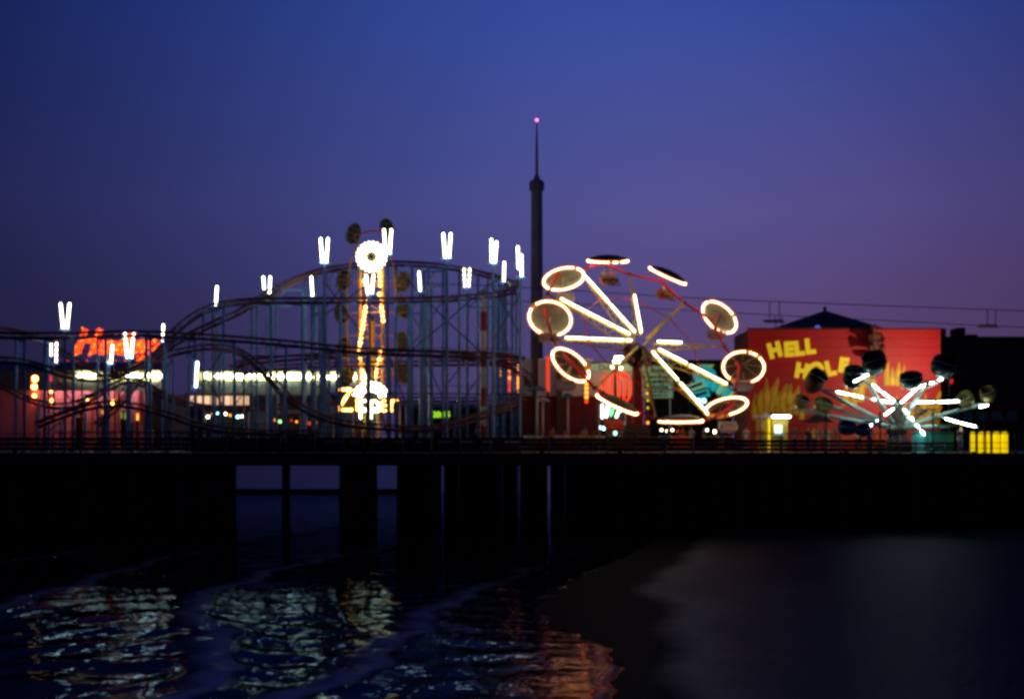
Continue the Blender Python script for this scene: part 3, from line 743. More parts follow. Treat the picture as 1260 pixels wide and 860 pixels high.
# bulb wheel
hubc = P(457, 316, D - 1.0)
wh = obj('bulb_wheel', MB().lathe([(0, 0), (1.15, 0), (1.15, 0.12), (0, 0.12)], 24, hubc + Vector((0, 0.3, 0)), Matrix.Rotation(math.pi / 2, 3, 'X')), 'dark_steel', zp)
for R_, n_, r_ in ((1.16, 22, 0.08), (0.92, 16, 0.12), (0.68, 12, 0.12), (0.48, 9, 0.07)):
    mb = MB()
    for k in range(n_):
        a = 2 * math.pi * k / n_ + R_; mb.ball(hubc + Vector((math.cos(a) * R_, 0, math.sin(a) * R_)), r_, 7, 5)
    obj('bulb_ring', mb, 'bulb_white', wh, True, kind='stuff')
obj('hub_cap', MB().lathe([(0, 0.25), (0.2, 0.22), (0.3, 0.0)], 14, hubc, Matrix.Rotation(math.pi / 2, 3, 'X')), 'dark_steel', wh)
obj('axle', MB().tube([hubc, hubc + Vector((0, 1.4, 0))], 0.2, 8), 'dark_steel', zp)
for line in (((448, 346), (452, 358)), ((452, 362), (447, 398), (441, 436)), ((467, 335), (468, 352)), ((467, 362), (472, 398)), ((443, 440), (447, 462), (452, 482)), ((470, 432), (464, 452), (460, 470))):
    mb = MB(); bulbs(mb, [P(x_, y_, D - 0.35) for x_, y_ in line], 0.36, 0.135)
    obj('bulb_strip', mb, 'bulb_orange', zp, True, kind='stuff')
# sign
ZD = D - 1.6
fan = [(X(x_, ZD), Z(y_, ZD)) for x_, y_ in ((417, 506), (414, 488), (430, 478), (446, 474), (457, 468), (468, 474), (480, 480), (492, 490), (490, 506), (468, 508), (440, 508))]
sg = obj('name_sign', MB().prism(fan, ZD, ZD + 0.12), 'dark_wall', zp)
x0 = 416.0; hgt = 19.0
for i, ch in enumerate('Zipper'):
    mb = MB(); w = hgt * (0.92 if ch == 'Z' else 0.86)
    for st in LET[ch]:
        bulbs(mb, [P(x0 + w * u, 507 - 3 * abs(x0 - 453) / 40 - (25 if ch == 'Z' else 21) * v, ZD - 0.1) for u, v in st] if len(st) > 1 else [], 0.19, 0.12 if ch == 'Z' else 0.09)
    obj('letter', mb, 'bulb_orange' if ch in 'Zier' else 'bulb_white', sg, True)
    x0 += w * ADV[ch]
mb = MB()
for k in range(11):
    a = math.radians(18 + 14.4 * k)
    bulbs(mb, [P(456 + math.cos(a) * r_ * 1.15, 491 - math.sin(a) * r_, ZD - 0.12) for r_ in (11, 21)], 0.3, 0.125)
for x_ in (446, 451, 461, 466): mb.ball(P(x_, 504, ZD - 0.12), 0.16)
obj('sunburst', mb, 'bulb_white', sg, True, kind='stuff')
for a, b in (((446, 506), (432, 540)), ((468, 506), (483, 540)), ((450, 506), (446, 541)), ((464, 506), (468, 541))):
    obj('leg', MB().beam(P(*a, D - 0.9), P(b[0], 552, D - 0.9), 0.26), 'yellow_steel' if b[0] in (446, 468) else 'maroon', zp)
obj('trailer_base', MB().slab(X(428, D), X(488, D), D - 1.8, D + 2.2, DECK + 0.004, DECK + 0.7), 'maroon', zp)
obj('tower', MB().beam(P(457, 552, D + 2.0), P(457, 392, D + 2.0), 0.5), 'yellow_steel', zp)
obj('axle', MB().tube([P(457, 392, D + 2.2), P(457, 392, D)], 0.22, 8), 'dark_steel', zp)
obj('sign_post', MB().tube([P(492, 497, D - 1.4), P(492, 553, D - 1.4)], 0.07, 6), 'pole_white', zp)

# ------------------------------------------------------------------ observation tower
D = 132; base = Vector((X(660.5, D), D, DECK))
tw = thing('observation_tower', 'slim dark observation tower with cabin and red-tipped antenna', 'tower', base)
obj('shaft', MB().lathe([(0.68, 0), (0.62, 8), (0.56, Z(236, D) - DECK)], 18, base), 'tower_steel', tw, True)
hc = Z(236, D)
cab = obj('cabin', MB().lathe([(0.5, hc), (0.70, hc + 0.12), (0.70, hc + 0.95), (0.60, hc + 1.1), (0.2, hc + 1.2)], 18, (base.x, D, 0)), 'tower_steel', tw)
obj('cabin_roof', MB().lathe([(0.3, hc + 1.19), (0.3, hc + 1.45), (0.12, hc + 1.7)], 12, (base.x, D, 0)), 'tower_steel', tw)
for k in range(10):
    a = 2 * math.pi * k / 10
    obj('cabin_rib', MB().box((base.x + 0.71 * math.cos(a), D + 0.71 * math.sin(a), hc + 0.53), (0.06, 0.06, 0.8), Matrix.Rotation(a, 3, 'Z')), 'dark_steel', cab)
obj('antenna', MB().tube([(base.x, D, hc + 1.6), (base.x, D, Z(185, D)), (base.x, D, Z(150, D))], [0.16, 0.13, 0.06], 8), 'tower_steel', tw)
obj('beacon', MB().ball((base.x, D, Z(148, D)), 0.15), 'beacon', tw)

# ------------------------------------------------------------------ buildings behind
def zf(y, D): return Z(y, D)
# white arcade wall with maroon base, fascia lettering and posts
D = 104
b0 = thing('white_arcade', 'long white walled arcade with maroon base behind the parasol ride', 'building', (X(720, D), D, DECK))
n = 12; xs = np.linspace(X(642, D), X(792, D), n + 1)
for i in range(n):
    obj('wall_panel', MB().slab(xs[i] + 0.01, xs[i + 1] - 0.01, D - 0.02 * (i % 2), D + 0.2, zf(487, D), zf(441 if xs[i] < X(722, D) else 457, D)), 'wall_white', b0)
    obj('base_panel', MB().slab(xs[i] + 0.01, xs[i + 1] - 0.01, D - 0.06 - 0.02 * (i % 2), D + 0.2, DECK + 0.003, zf(487.3, D)), 'maroon', b0)
obj('back_block', MB().slab(X(642, D), X(792, D), D + 0.22, D + 3.5, DECK, zf(457.5, D)), 'dark_wall', b0)
for px in (659, 688): obj('post', MB().slab(X(px - 3.2, D), X(px + 3.2, D), D - 0.45, D - 0.1, DECK, zf(436 if px > 670 else 415, D)), 'brown_post', b0)
fs = obj('fascia_sign', MB().slab(X(727, D), X(800, D), D - 0.3, D - 0.1, zf(457, D), zf(447.5, D)), 'sign_pale_green', b0)
text('lettering', "Don't", 0.62, P(748, 452.4, D - 0.32), 'sign_ink', fs, 0.012)
obj('eaves', MB().slab(X(727, D), X(800, D), D - 0.3, D + 0.5, zf(447.2, D), zf(446, D)), 'dark_wall', b0)

D = 112
b1 = thing('dark_pavilion', 'low dark pavilion with lime lettering strip under its eaves', 'building', (X(855, D), D, DECK))
xs = np.linspace(X(796, D), X(905, D), 9)
for i in range(8): obj('wall_panel', MB().slab(xs[i] + 0.01, xs[i + 1] - 0.01, D + 1.5 + 0.02 * (i % 2), D + 1.8, DECK, zf(444, D)), 'dark_wall', b1)
for px in (797, 848, 903): obj('post', MB().slab(X(px, D), X(px + 3, D), D - 0.1, D + 0.15, DECK, zf(446, D)), 'dark_steel', b1)
obj('roof', MB().slab(X(792, D), X(912, D), D - 0.4, D + 9, zf(445.5, D), zf(443, D)), 'roof_dark', b1)
fs = obj('fascia_sign', MB().slab(X(796, D), X(905, D), D - 0.3, D - 0.12, zf(453.5, D), zf(446, D)), 'sign_ink', b1)
text('lettering', "corner", 0.52, P(868, 449.8, D - 0.33), 'lime_lit', fs, 0.012)
obj('counter', MB().slab(X(800, D), X(903, D), D + 0.3, D + 0.9, DECK + 0.003, DECK + 1.0), 'maroon', b1)

D = 108; bb = P(803, 545, D); bb.z = DECK
bill = thing('billboard', 'pale green poster board with rows of dark lettering behind the parasol ride', 'billboard', bb)
pan = obj('panel', MB().slab(X(777, D), X(828, D), D, D + 0.12, zf(489.5, D), zf(450, D)), 'sign_pale_green', bill)
text('lettering', 'Nashville', 0.62, P(805, 476, D - 0.012), 'sign_ink', pan, 0.012)
for y, mm_, h_ in ((456, 'sign_ink', 0.30), (464, 'sign_red', 0.24), (469.5, 'sign_ink', 0.24), (482, 'sign_ink', 0.16), (486.5, 'sign_ink', 0.16)):     # rows too blurred to read
    mb = MB(); px = 780.0
    while px < 822:
        w = rng.uniform(1.2, 4.5); mb.slab(X(px, D), X(min(px + w, 825), D), D - 0.014, D - 0.002, Z(y, D) - h_ / 2, Z(y, D) + h_ / 2 * rng.uniform(0.5, 1)); px += w + rng.uniform(0.5, 1.4)
    obj('printed_row', mb, mm_, pan)
obj('frame', MB().slab(X(776, D), X(829, D), D - 0.04, D + 0.16, zf(490.6, D), zf(489.6, D)), 'frame_red', bill)
for px in (782, 824): obj('post', MB().slab(X(px, D), X(px + 1.6, D), D + 0.13, D + 0.25, DECK, zf(455, D)), 'pole_white', bill)

# dark hall behind the coaster, with the green LED board
D = 130
b2 = thing('dark_hall', 'low dark hall behind the roller coaster carrying a green number board', 'building', (X(560, D), D, DECK))
xs = np.linspace(X(486, D), X(642, D), 11)
for i in range(10): obj('wall_panel', MB().slab(xs[i] + 0.01, xs[i + 1] - 0.01, D - 0.03 * (i % 2), D + 0.2, DECK, zf(502, D)), 'dark_wall', b2)
obj('roof', MB().add([(X(484, D), D - 0.3, zf(502, D)), (X(644, D), D - 0.3, zf(502, D)), (X(644, D), D + 6, zf(494, D)), (X(484, D), D + 6, zf(494, D)), (X(484, D), D + 6, DECK), (X(644, D), D + 6, DECK)], [(0, 1, 2, 3), (3, 2, 5, 4)]), 'roof_dark', b2)
bd = obj('number_board', MB().slab(X(529, D), X(557, D), D - 0.3, D - 0.05, zf(516, D), zf(504, D)), 'sign_ink', b2)
text('digits', '20:15', 0.78, P(543, 510.2, D - 0.32), 'led_green', bd, 0.03)
for x_, y_, w_ in ((505, 523, 9), (535, 524, 4), (559, 522, 3), (585, 527, 5)): obj('poster', MB().slab(X(x_, D), X(x_ + w_, D), D - 0.06, D - 0.035, zf(y_ + 5, D), zf(y_, D)), 'wall_white', b2)

# pink arcade on the left with two lit canopies
D = 126
b3 = thing('pink_arcade', 'pink arcade hall with lit lime canopy behind the coaster dips', 'building', (X(125, D), D, DECK))
xs = np.linspace(X(-30, D), X(182, D), 19)
for i in range(18): obj('wall_panel', MB().slab(xs[i] + 0.01, xs[i + 1] - 0.01, D + 0.03 * (i % 2), D + 0.25, DECK, zf(480, D)), 'pink_wall', b3)
obj('gable', MB().prism([(X(182, D), DECK), (X(214, D), DECK), (X(182, D), zf(480, D))], D, D + 0.25), 'canopy_dark', b3)
for px in (52, 86, 120, 150, 178): obj('pillar', MB().lathe([(0.28, 0), (0.24, 0.3), (0.24, zf(480, D) - DECK)], 10, (X(px, D), D - 1.2, DECK)), 'pink_wall', b3, True)
cn = obj('canopy', MB().slab(X(68, D), X(203, D), D - 1.7, D - 1.45, zf(470, D), zf(457.5, D)), 'fascia_lime', b3)
obj('canopy_valance', MB().slab(X(62, D), X(205, D), D - 1.9, D - 1.71, zf(482, D), zf(470.4, D)), 'fascia_sage', b3)
obj('roof', MB().add([(X(-30, D), D - 1.4, zf(458, D)), (X(205, D), D - 1.4, zf(458, D)), (X(190, D), D + 5, zf(442, D)), (X(-30, D), D + 5, zf(442, D)), (X(190, D), D + 5, DECK), (X(-30, D), D + 5, DECK)], [(0, 1, 2, 3), (3, 2, 4, 5)]), 'roof_blue', b3)
for xa, xb in ((95, 119), (131, 152), (153, 176), (177, 200)):
    obj('canopy_tube', MB().capsule(P(xa, 461.5, D - 2.0), P(xb, 462.5, D - 2.0), 0.15), 'tube_white', cn, True)
for px, py, r_ in ((62, 482, 0.2), (64, 493, 0.2), (108, 494, 0.22), (140, 495, 0.26), (43, 466, 0.3), (42, 476, 0.28), (42, 487, 0.2)):
    obj('wall_bulb', MB().ball(P(px, py, D - 1.75), r_), 'bulb_orange', b3, True)
for px, y, w_, mm_ in ((146, 507, 8, 'lime_lit'), (157, 508, 3, 'lime_lit'), (130, 505, 4, 'bulb_amber'), (98, 506, 5, 'wall_white'), (172, 509, 6, 'bulb_amber')):
    cb_ = obj('game_cabinet', MB().slab(X(px - 1, D), X(px + w_ + 1, D), D - 1.0, D - 0.4, DECK + 0.004, Z(y - 2, D)), 'dark_wall', b3)
    obj('cabinet_screen', MB().slab(X(px, D), X(px + w_, D), D - 1.06, D - 1.005, Z(y + 8, D), Z(y, D)), mm_, cb_)
for px in (40, 62): obj('neon_bar', MB().capsule(P(px, 500, D - 1.75), P(px, 462, D - 1.75), 0.16), 'neon_scarlet', b3, True)
for xa in (60, 90, 120, 150): obj('fill_tube', MB().capsule(P(xa, 479.5, D - 0.9), P(xa + 22, 479.5, D - 0.9), 0.06), 'fill_light', b3, True)  # unseen tubes added under the canopy to brighten the pink wall
mb = MB(); bulbs(mb, [P(60, 443, D - 1.2), P(200, 444, D - 1.2)], 0.9, 0.08); obj('eaves_lights', mb, 'neon_scarlet', b3, True, kind='stuff')

D = 124
b4 = thing('long_canopy', 'long lime canopy with glowing tube line behind the roller coaster', 'building', (X(350, D), D, DECK))
obj('back_wall', MB().slab(X(196, D), X(458, D), D + 3, D + 3.2, DECK, zf(484, D)), 'roof_blue', b4)
cn = obj('fascia', MB().slab(X(244, D), X(458, D), D - 0.2, D, zf(468.5, D), zf(457.5, D)), 'fascia_lime', b4)
obj('roof', MB().slab(X(244, D), X(458, D), D + 0.01, D + 3.4, zf(460, D), zf(458, D)), 'roof_blue', b4)
xs = np.linspace(X(244, D), X(458, D), 25)
for i in range(24): obj('valance_panel', MB().slab(xs[i] + 0.02, xs[i + 1] - 0.02, D - 0.35 - 0.03 * (i % 2), D - 0.21, zf(486 if i < 18 else 478, D), zf(470, D)), 'fascia_sage', b4)
for i, (xa, xb) in enumerate(((249, 258), (263, 283), (284, 287), (288, 300), (304, 314), (315, 322), (326, 340), (342, 364), (366, 370), (372, 386), (391, 415), (416, 456))):
    obj('canopy_tube', MB().capsule(P(xa, 462.5 + (xa - 249) * 0.008, D - 0.5), P(xb, 462.5 + (xb - 249) * 0.008, D - 0.5), 0.155), 'tube_white', cn, True)
for px in (250, 296, 342, 388, 434): obj('post', MB().slab(X(px, D), X(px + 1.8, D), D - 0.15, D, DECK, zf(486, D)), 'pole_white', b4)

D = 121
sk_ = thing('snack_stand', 'snack stand with long cream lit window under the long canopy', 'kiosk', (X(270, D), D, DECK))
obj('wall', MB().slab(X(230, D), X(309, D), D, D + 1.6, DECK, zf(499, D)), 'dark_wall', sk_)
obj('roof', MB().slab(X(228, D), X(311, D), D - 0.3, D + 2, zf(486.6, D), zf(484.6, D)), 'roof_dark', sk_)
xs = [X(p_, D) for p_ in (233, 258, 261, 271, 273, 283, 286, 290, 293, 296, 299, 303, 306)]
for i in range(0, 12, 1):
    if i % 2 == 0 or True:
        obj('lit_pane', MB().slab(xs[i] + 0.05, xs[i + 1] - 0.05, D + 0.2, D + 0.26, zf(498, D), zf(487, D)), 'window_cream', sk_)
obj('counter', MB().slab(X(230, D), X(309, D), D - 0.35, D - 0.01, zf(501, D), zf(499.2, D)), 'planks', sk_)

def stall(px0, px1, D, label, wall, goods, y0=512):
    t = thing('game_stall', label, 'stall', (X((px0 + px1) / 2, D), D, DECK), 'small stalls behind the coaster')
    x0, x1 = X(px0, D), X(px1, D)
    obj('back', MB().slab(x0, x1, D + 1.2, D + 1.3, DECK, Z(y0, D)), wall, t)
    obj('roof', MB().slab(x0 - 0.2, x1 + 0.2, D - 0.2, D + 1.4, Z(y0, D), Z(y0 - 2, D)), 'maroon', t)
    obj('counter', MB().slab(x0, x1, D, D + 0.5, DECK + 0.003, DECK + 1.0), 'seat_white', t)
    for x in (x0, x1): obj('post', MB().slab(x - 0.06, x + 0.06, D - 0.05, D + 0.07, DECK, Z(y0, D)), 'pole_white', t)
    mb = MB(); 
    for k in range(int((px1 - px0) / 7)):
        px = px0 + 4 + 7 * k + rng.uniform(-2, 2)
        obj('hanging_lamp', MB().ball(P(px, y0 + rng.uniform(4, 10), D + 0.3), rng.uniform(0.09, 0.16)), goods[k % len(goods)], t, True)
stall(252, 306, 118, 'dim stall with white and amber lamps under the lit snack window', 'dark_wall', ['bulb_white', 'bulb_amber', 'lamp_cyan'], 503)
stall(334, 370, 117, 'stall with yellow and red lamps below the long canopy', 'dark_wall', ['bulb_amber', 'lamp_green', 'bulb_white', 'neon_scarlet'], 511)
stall(376, 410, 117, 'stall with red roof strip and pale counter beside the zipper ride', 'dark_wall', ['neon_scarlet', 'bulb_amber', 'bulb_white'], 511)

# red bulb script sign over the pink arcade
D = 120
hs = thing('script_sign', 'big red bulb script sign on a rooftop frame above the pink arcade', 'sign', (X(140, D), D, DECK))
for px in (100, 140, 180): obj('post', MB().tube([(X(px, D), D + 0.4, DECK), P(px, 408, D + 0.4)], 0.08, 6), 'dark_steel', hs)
for y in (412, 430): obj('cross_bar', MB().beam(P(94, y, D + 0.25), P(186, y, D + 0.25), 0.08), 'dark_steel', hs)
x0 = 95.0
for i, ch in enumerate('Himalaya'):
    s_ = 25.0 if i == 0 else 18.5; w = s_ * (1.05 if i == 0 else 0.80)
    if i == 0: s_ = 29
    mb = MB(); mb2 = MB()
    for st in LET[ch]:
        pl = [P(x0 + w * u + 5 * v, 434 - s_ * (1.1 if ch == 'l' else 1) * v * (1.1 if i else 1), D) for u, v in st]
        bulbs(mb, pl, 0.24, 0.18, 0.02); bulbs(mb, [p + Vector((0.28, 0, 0.12)) for p in pl], 0.28, 0.15, 0.04)
        bulbs(mb, [p + Vector((-0.22, 0, -0.12)) for p in pl], 0.3, 0.12, 0.04)
        bulbs(mb2, [p + Vector((0.08, -0.16, 0.04)) for p in pl], 0.42, 0.075, 0.12)
    l_ = obj('letter', mb, 'bulb_red', hs, True)
    if mb2.v: obj('bright_bulbs', mb2, 'bulb_amber', l_, True, kind='stuff')
    x0 += w * ADV[ch]

# ------------------------------------------------------------------ light columns beside the arcade
def light_column(px, D, y0, y1, label, mats, step=0.34, r=0.15, tube=False):
    b = Vector((X(px, D), D, DECK)); t = thing('light_column', label, 'light column', b)
    obj('post', MB().slab(b.x - 0.1, b.x + 0.1, D + 0.1, D + 0.26, DECK, Z(y0, D)), 'maroon', t)
    if tube: obj('neon_tube', MB().capsule(P(px, y1, D - 0.1), P(px, y0, D - 0.1), r), mats[0], t, True)
    else:
        zz, k = Z(y1, D), 0
        while zz < Z(y0, D):
            obj('bulb', MB().ball((b.x, D - 0.1, zz), r, 8, 5), mats[(k * 7 // 3) % len(mats)], t, True); zz += step; k += 1
light_column(637, 110, 438, 481, 'amber bulb column at the right end of the coaster', ['bulb_amber', 'neon_red', 'bulb_amber', 'bulb_amber'])
light_column(627.5, 112, 438, 480, 'red and amber bulb column beside the taller amber one', ['neon_red', 'neon_scarlet', 'neon_red', 'bulb_amber'])
light_column(614, 112, 446, 462, 'short amber bulb column next to the striped mast', ['bulb_amber', 'neon_red', 'bulb_amber'])
light_column(674, 102.5, 438, 482, 'plain red neon column in front of the white wall', ['neon_scarlet'], r=0.14, tube=True)
light_column(721.5, 102, 446, 494, 'amber bulb column in front of the white wall beside the parasol ride', ['neon_red', 'bulb_amber', 'bulb_amber', 'neon_red', 'bulb_amber'])
light_column(797, 108, 447, 520, 'thin yellow bulb column behind the parasol ride mast', ['bulb_amber', 'yellow_lit', 'yellow_lit'], 0.6, 0.11)

# red ribbed neon balloon and the white and green neon below
D = 102; b = P(757, 545, D); b.z = DECK
nb = thing('neon_balloon', 'red ribbed neon balloon sign topped with white bulbs', 'neon sign', b)
for side, x0, x1, top, bot in ((-1, 742, 753, 458, 489), (1, 761, 773, 457, 495)):
    for k in range(3):
        f_ = k / 2; xm = x0 + (x1 - x0) * f_; bow = (xm - 757) * 0.16
        pts = [P(757 + (xm - 757) * 0.62, top + 2 * abs(f_ - 0.5), D), P(xm + bow * 0.6, top + 9, D), P(xm + bow, (top + bot) / 2, D), P(xm + bow * 0.5, bot - 6, D), P(757 + (xm - 757) * 0.72, bot, D)]
        obj('neon_rib', MB().tube(spline(pts, 3), 0.10, 6), 'neon_red', nb, True)
for px, py in ((758, 440), (762, 440), (765, 440), (756, 445), (762, 446), (753, 452), (764, 453)): obj('bulb', MB().ball(P(px, py, D), 0.11), 'bulb_warm', nb, True)
obj('post', MB().beam((b.x, D + 0.3, DECK), P(757, 442, D + 0.3), 0.18), 'dark_steel', nb)
D = 100; b = P(753, 545, D); b.z = DECK
nl = thing('neon_entrance', 'white and green neon bars over a ride entrance below the red balloon sign', 'neon sign', b)
for xa, ya, xb, yb_, mm_ in ((741, 515, 741, 497, 'lamp_white'), (746, 514, 748, 497, 'lamp_white'), (752, 513, 750, 500, 'neon_green'), (752, 513, 755, 501, 'neon_green'), (758, 514, 764, 498, 'lamp_white'), (763, 507, 767, 497, 'lamp_white')):
    obj('neon_bar', MB().capsule(P(xa, ya, D), P(xb, yb_, D), 0.085), mm_, nl, True)
obj('backing', MB().slab(X(736, D), X(770, D), D + 0.3, D + 0.4, Z(517, D), Z(495, D)), 'dark_wall', nl)
for px in (737, 769): obj('post', MB().slab(X(px, D), X(px + 1.4, D), D + 0.3, D + 0.42, DECK, Z(495, D)), 'pole_white', nl)
for px, py in ((738, 526), (743, 527), (757, 533)): obj('lamp', MB().ball(P(px, py, D + 0.15), 0.12), 'lamp_cyan', nl, True)

# ------------------------------------------------------------------ turquoise machine behind
D = 106; b = P(880, 545, D); b.z = DECK
tm = thing('turquoise_ride', 'turquoise lit ride with ribbed barrel arm and boxy gondolas', 'fairground ride', b)
a0, a1 = P(865, 462, D), P(912, 494, D); ax = (a1 - a0)
q = ax.to_track_quat('Z', 'Y').to_matrix()
for k in range(7):
    p = a0 + ax * (k / 7)
    obj('barrel_ring', MB().lathe([(0.1, 0.0), (0.62 - 0.03 * k, 0.02), (0.68 - 0.03 * k, 0.12), (0.68 - 0.03 * k, 0.34), (0.60 - 0.03 * k, 0.42), (0.1, 0.44)], 14, p, q), ('machine_teal_glow', 'machine_green_glow')[k % 2 if k > 1 else 0], tm, True)
obj('head', MB().ball(P(867, 462, D), 0.95, 12, 8, (1.0, 0.9, 0.8)), 'machine_teal_glow', tm, True)
for (xa, ya, xb, yb_, mm_) in ((846, 478, 866, 472, 'machine_green_glow'), (848, 489, 872, 483, 'machine_teal_glow')):
    g = obj('gondola', MB().beam(P(xa, ya, D - 0.8), P(xb, yb_, D - 0.8), 1.0, 0.62), mm_, tm)
    obj('window_band', MB().beam(P(xa + 2, ya - 0.5, D - 1.32), P(xb - 2, yb_ - 0.5, D - 1.32), 0.03, 0.22), 'sign_ink', g)
obj('arm', MB().beam(P(848, 486, D - 0.2), P(870, 466, D - 0.2), 0.12), 'dark_steel', tm)
for px, py in ((859, 492), (866, 493)): obj('lamp', MB().ball(P(px, py, D - 1.0), 0.16), 'lamp_cyan', tm, True)
obj('tower', MB().beam(b + Vector((0.6, 0.4, 0)), P(886, 476, D + 0.5), 0.5), 'dark_steel', tm)
obj('base', MB().lathe([(2.0, DECK + 0.004), (1.9, DECK + 0.4), (0.5, DECK + 0.6), (0, DECK + 0.6)], 18, (b.x + 0.6, D + 0.4, 0)), 'dark_steel', tm)

# ------------------------------------------------------------------ kiddie ride with blue parasols
D = 97; b = P(690, 545, D); b.z = DECK
kr = thing('kiddie_ride', 'low round children ride with a dark red platform', 'fairground ride', b)
obj('platform', MB().lathe([(0, 0.55), (2.7, 0.55), (2.85, 0.45), (2.85, 0.004)], 30, b), 'maroon', kr)
obj('rim', MB().tube([b + Vector((2.86 * math.cos(a), 2.86 * math.sin(a), 0.6)) for a in np.linspace(0, 2 * math.pi, 32, endpoint=False)], 0.06, 6, True), 'seat_white', kr)
obj('centre_drum', MB().lathe([(0.8, 0.56), (0.7, 1.1), (0.3, 1.3), (0, 1.3)], 18, b), 'frame_red', kr)
for (px, dy, s_, mm_) in ((708, -1.9, 1.0, 'gold_car'), (726, -0.6, 0.9, 'gold_car'), (712, 0.5, 0.9, 'mint_car'), (735, 1.0, 0.9, 'mint_car'), (655, -1.2, 0.95, 'seat_white'), (672, 1.4, 0.8, 'seat_red'), (690, -2.3, 0.8, 'seat_white')):
    c = Vector((X(px, D), D + dy, DECK + 0.95))
    cr_ = obj('ride_car', MB().lathe([(0, -0.35), (0.35, -0.32), (0.55, -0.05), (0.58, 0.15), (0.5, 0.2), (0.46, 0.05), (0, 0.0)], 16, c, Matrix.Diagonal((1.25 * s_, 0.8 * s_, 1.0 * s_))), mm_, kr, True)
    obj('seat_back', MB().box(c + Vector((0.3 * s_, 0, 0.25)), (0.1, 0.7 * s_, 0.45)), mm_, cr_)
for px, dy, ty in ((661, -1.6, 478), (699, -1.9, 487), (737, -1.4, 494), (668, 1.2, 492)):
    c = Vector((X(px, D + dy), D + dy, DECK))
    u_ = thing('parasol_pole', 'white pole with %s parasol top by the low children ride' % ('a drooping blue' if px == 661 else 'a small flat blue' if px == 699 else 'a bare short' if px == 737 else 'a small pale'), 'parasol', c)
    top = Z(ty, D + dy)
    obj('pole', MB().tube([c, (c.x, c.y, top)], 0.085, 7), 'pole_white', u_, True)
    r_ = 0.75 if px == 661 else 0.55 if px != 737 else 0.2
    obj('canopy', MB().lathe([(0.02, top + 0.22), (r_ * 0.55, top + 0.12), (r_, top - 0.10), (r_ * 0.97, top - 0.13), (r_ * 0.5, top + 0.06), (0.02, top + 0.15)], 8, (c.x, c.y, 0)), 'umbrella_blue' if px != 668 else 'seat_white', u_)

# ------------------------------------------------------------------ people
def person_mesh(joints, edges, regions, mats):
    """one skinned body: joints name -> (pos, radius); regions per edge choose the material slot"""
    names = list(joints); idx = {n_: i for i, n_ in enumerate(names)}
    me = bpy.data.meshes.new('person')
    me.from_pydata([joints[n_][0] for n_ in names], [(idx[a], idx[b]) for a, b in edges], [])
    o = bpy.data.objects.new('person_tmp', me); C.objects.link(o)
    md = o.modifiers.new('s', 'SKIN'); md.use_smooth_shade = True
    sv = me.skin_vertices[0].data
    for n_ in names:
        r = joints[n_][1]; r = r if isinstance(r, tuple) else (r, r)
        sv[idx[n_]].radius = r; sv[idx[n_]].use_root = n_ == 'pelvis'
    o.modifiers.new('d', 'SUBSURF').levels = 1
    dg = bpy.context.evaluated_depsgraph_get()
    out = bpy.data.meshes.new_from_object(o.evaluated_get(dg))
    bpy.data.objects.remove(o)
    for m_ in mats: out.materials.append(M[m_])
    segs = [(Vector(joints[a][0]), Vector(joints[b][0]), r) for (a, b), r in zip(edges, regions)]
    for p in out.polygons:
        c = p.center; best = None
        for a, b, r in segs:
            ab = b - a; t_ = max(0, min(1, (c - a).dot(ab) / max(1e-9, ab.length_squared)))
            dd = (a + ab * t_ - c).length
            if best is None or dd < best[0]: best = (dd, r)
        r = best[1]
        if r == 0 and c.z > joints['head'][0][2] - 0.01 and (c.y > joints['head'][0][1] - 0.045 or c.z > joints['head'][0][2] + 0.075): r = 4
        p.material_index = r
    return out
# regions: 0 skin, 1 shirt, 2 trousers, 3 shoes, 4 hair; figures face -y
def standing(var):
    s_ = (-1, 1)
    J = {'pelvis': ((0, 0, 0.95), (0.15, 0.11)), 'waist': ((0, 0, 1.1), (0.14, 0.10)), 'chest': ((0, 0, 1.32), (0.17, 0.12)), 'neck': ((0, 0, 1.48), 0.055), 'chin': ((0, -0.03, 1.55), 0.07), 'head': ((0, -0.01, 1.66), 0.105), 'nose': ((0, -0.125, 1.64), 0.018)}
    E_ = [('pelvis', 'waist'), ('waist', 'chest'), ('chest', 'neck'), ('neck', 'chin'), ('chin', 'head'), ('head', 'nose')]; R_ = [1, 1, 0, 0, 0, 0]
    for s in s_:
        k = 'l' if s < 0 else 'r'
        st = 0.10 + 0.03 * var; fw = 0.05 * s * (1 if var % 2 else -1)
        J.update({k + 'hip': ((s * 0.09, 0, 0.88), 0.10), k + 'knee': ((s * st, fw - 0.02, 0.5), 0.068), k + 'ank': ((s * st, fw + 0.02, 0.09), 0.045), k + 'toe': ((s * (st + 0.02), fw - 0.15, 0.03), 0.035),
                  k + 'sho': ((s * 0.19, 0, 1.42), 0.065), k + 'elb': ((s * 0.25, 0.03, 1.15), 0.045)})
        if var == 1 and s > 0: wr, hd = (0.18, -0.22, 1.22), (0.15, -0.29, 1.27)
        else: wr, hd = (s * 0.26, -0.06, 0.92), (s * 0.26, -0.08, 0.84)
        J.update({k + 'wri': (wr, 0.03), k + 'hand': (hd, 0.035)})
        for f_ in range(3): J[k + 'f%d' % f_] = ((hd[0] + 0.018 * (f_ - 1), hd[1] - 0.02, hd[2] - 0.07), 0.010)
        E_ += [('pelvis', k + 'hip'), (k + 'hip', k + 'knee'), (k + 'knee', k + 'ank'), (k + 'ank', k + 'toe'), ('chest', k + 'sho'), (k + 'sho', k + 'elb'), (k + 'elb', k + 'wri'), (k + 'wri', k + 'hand')] + [(k + 'hand', k + 'f%d' % f_) for f_ in range(3)]
        R_ += [2, 2, 2, 3, 1, 1, 0, 0, 0, 0, 0]
    return J, E_, R_
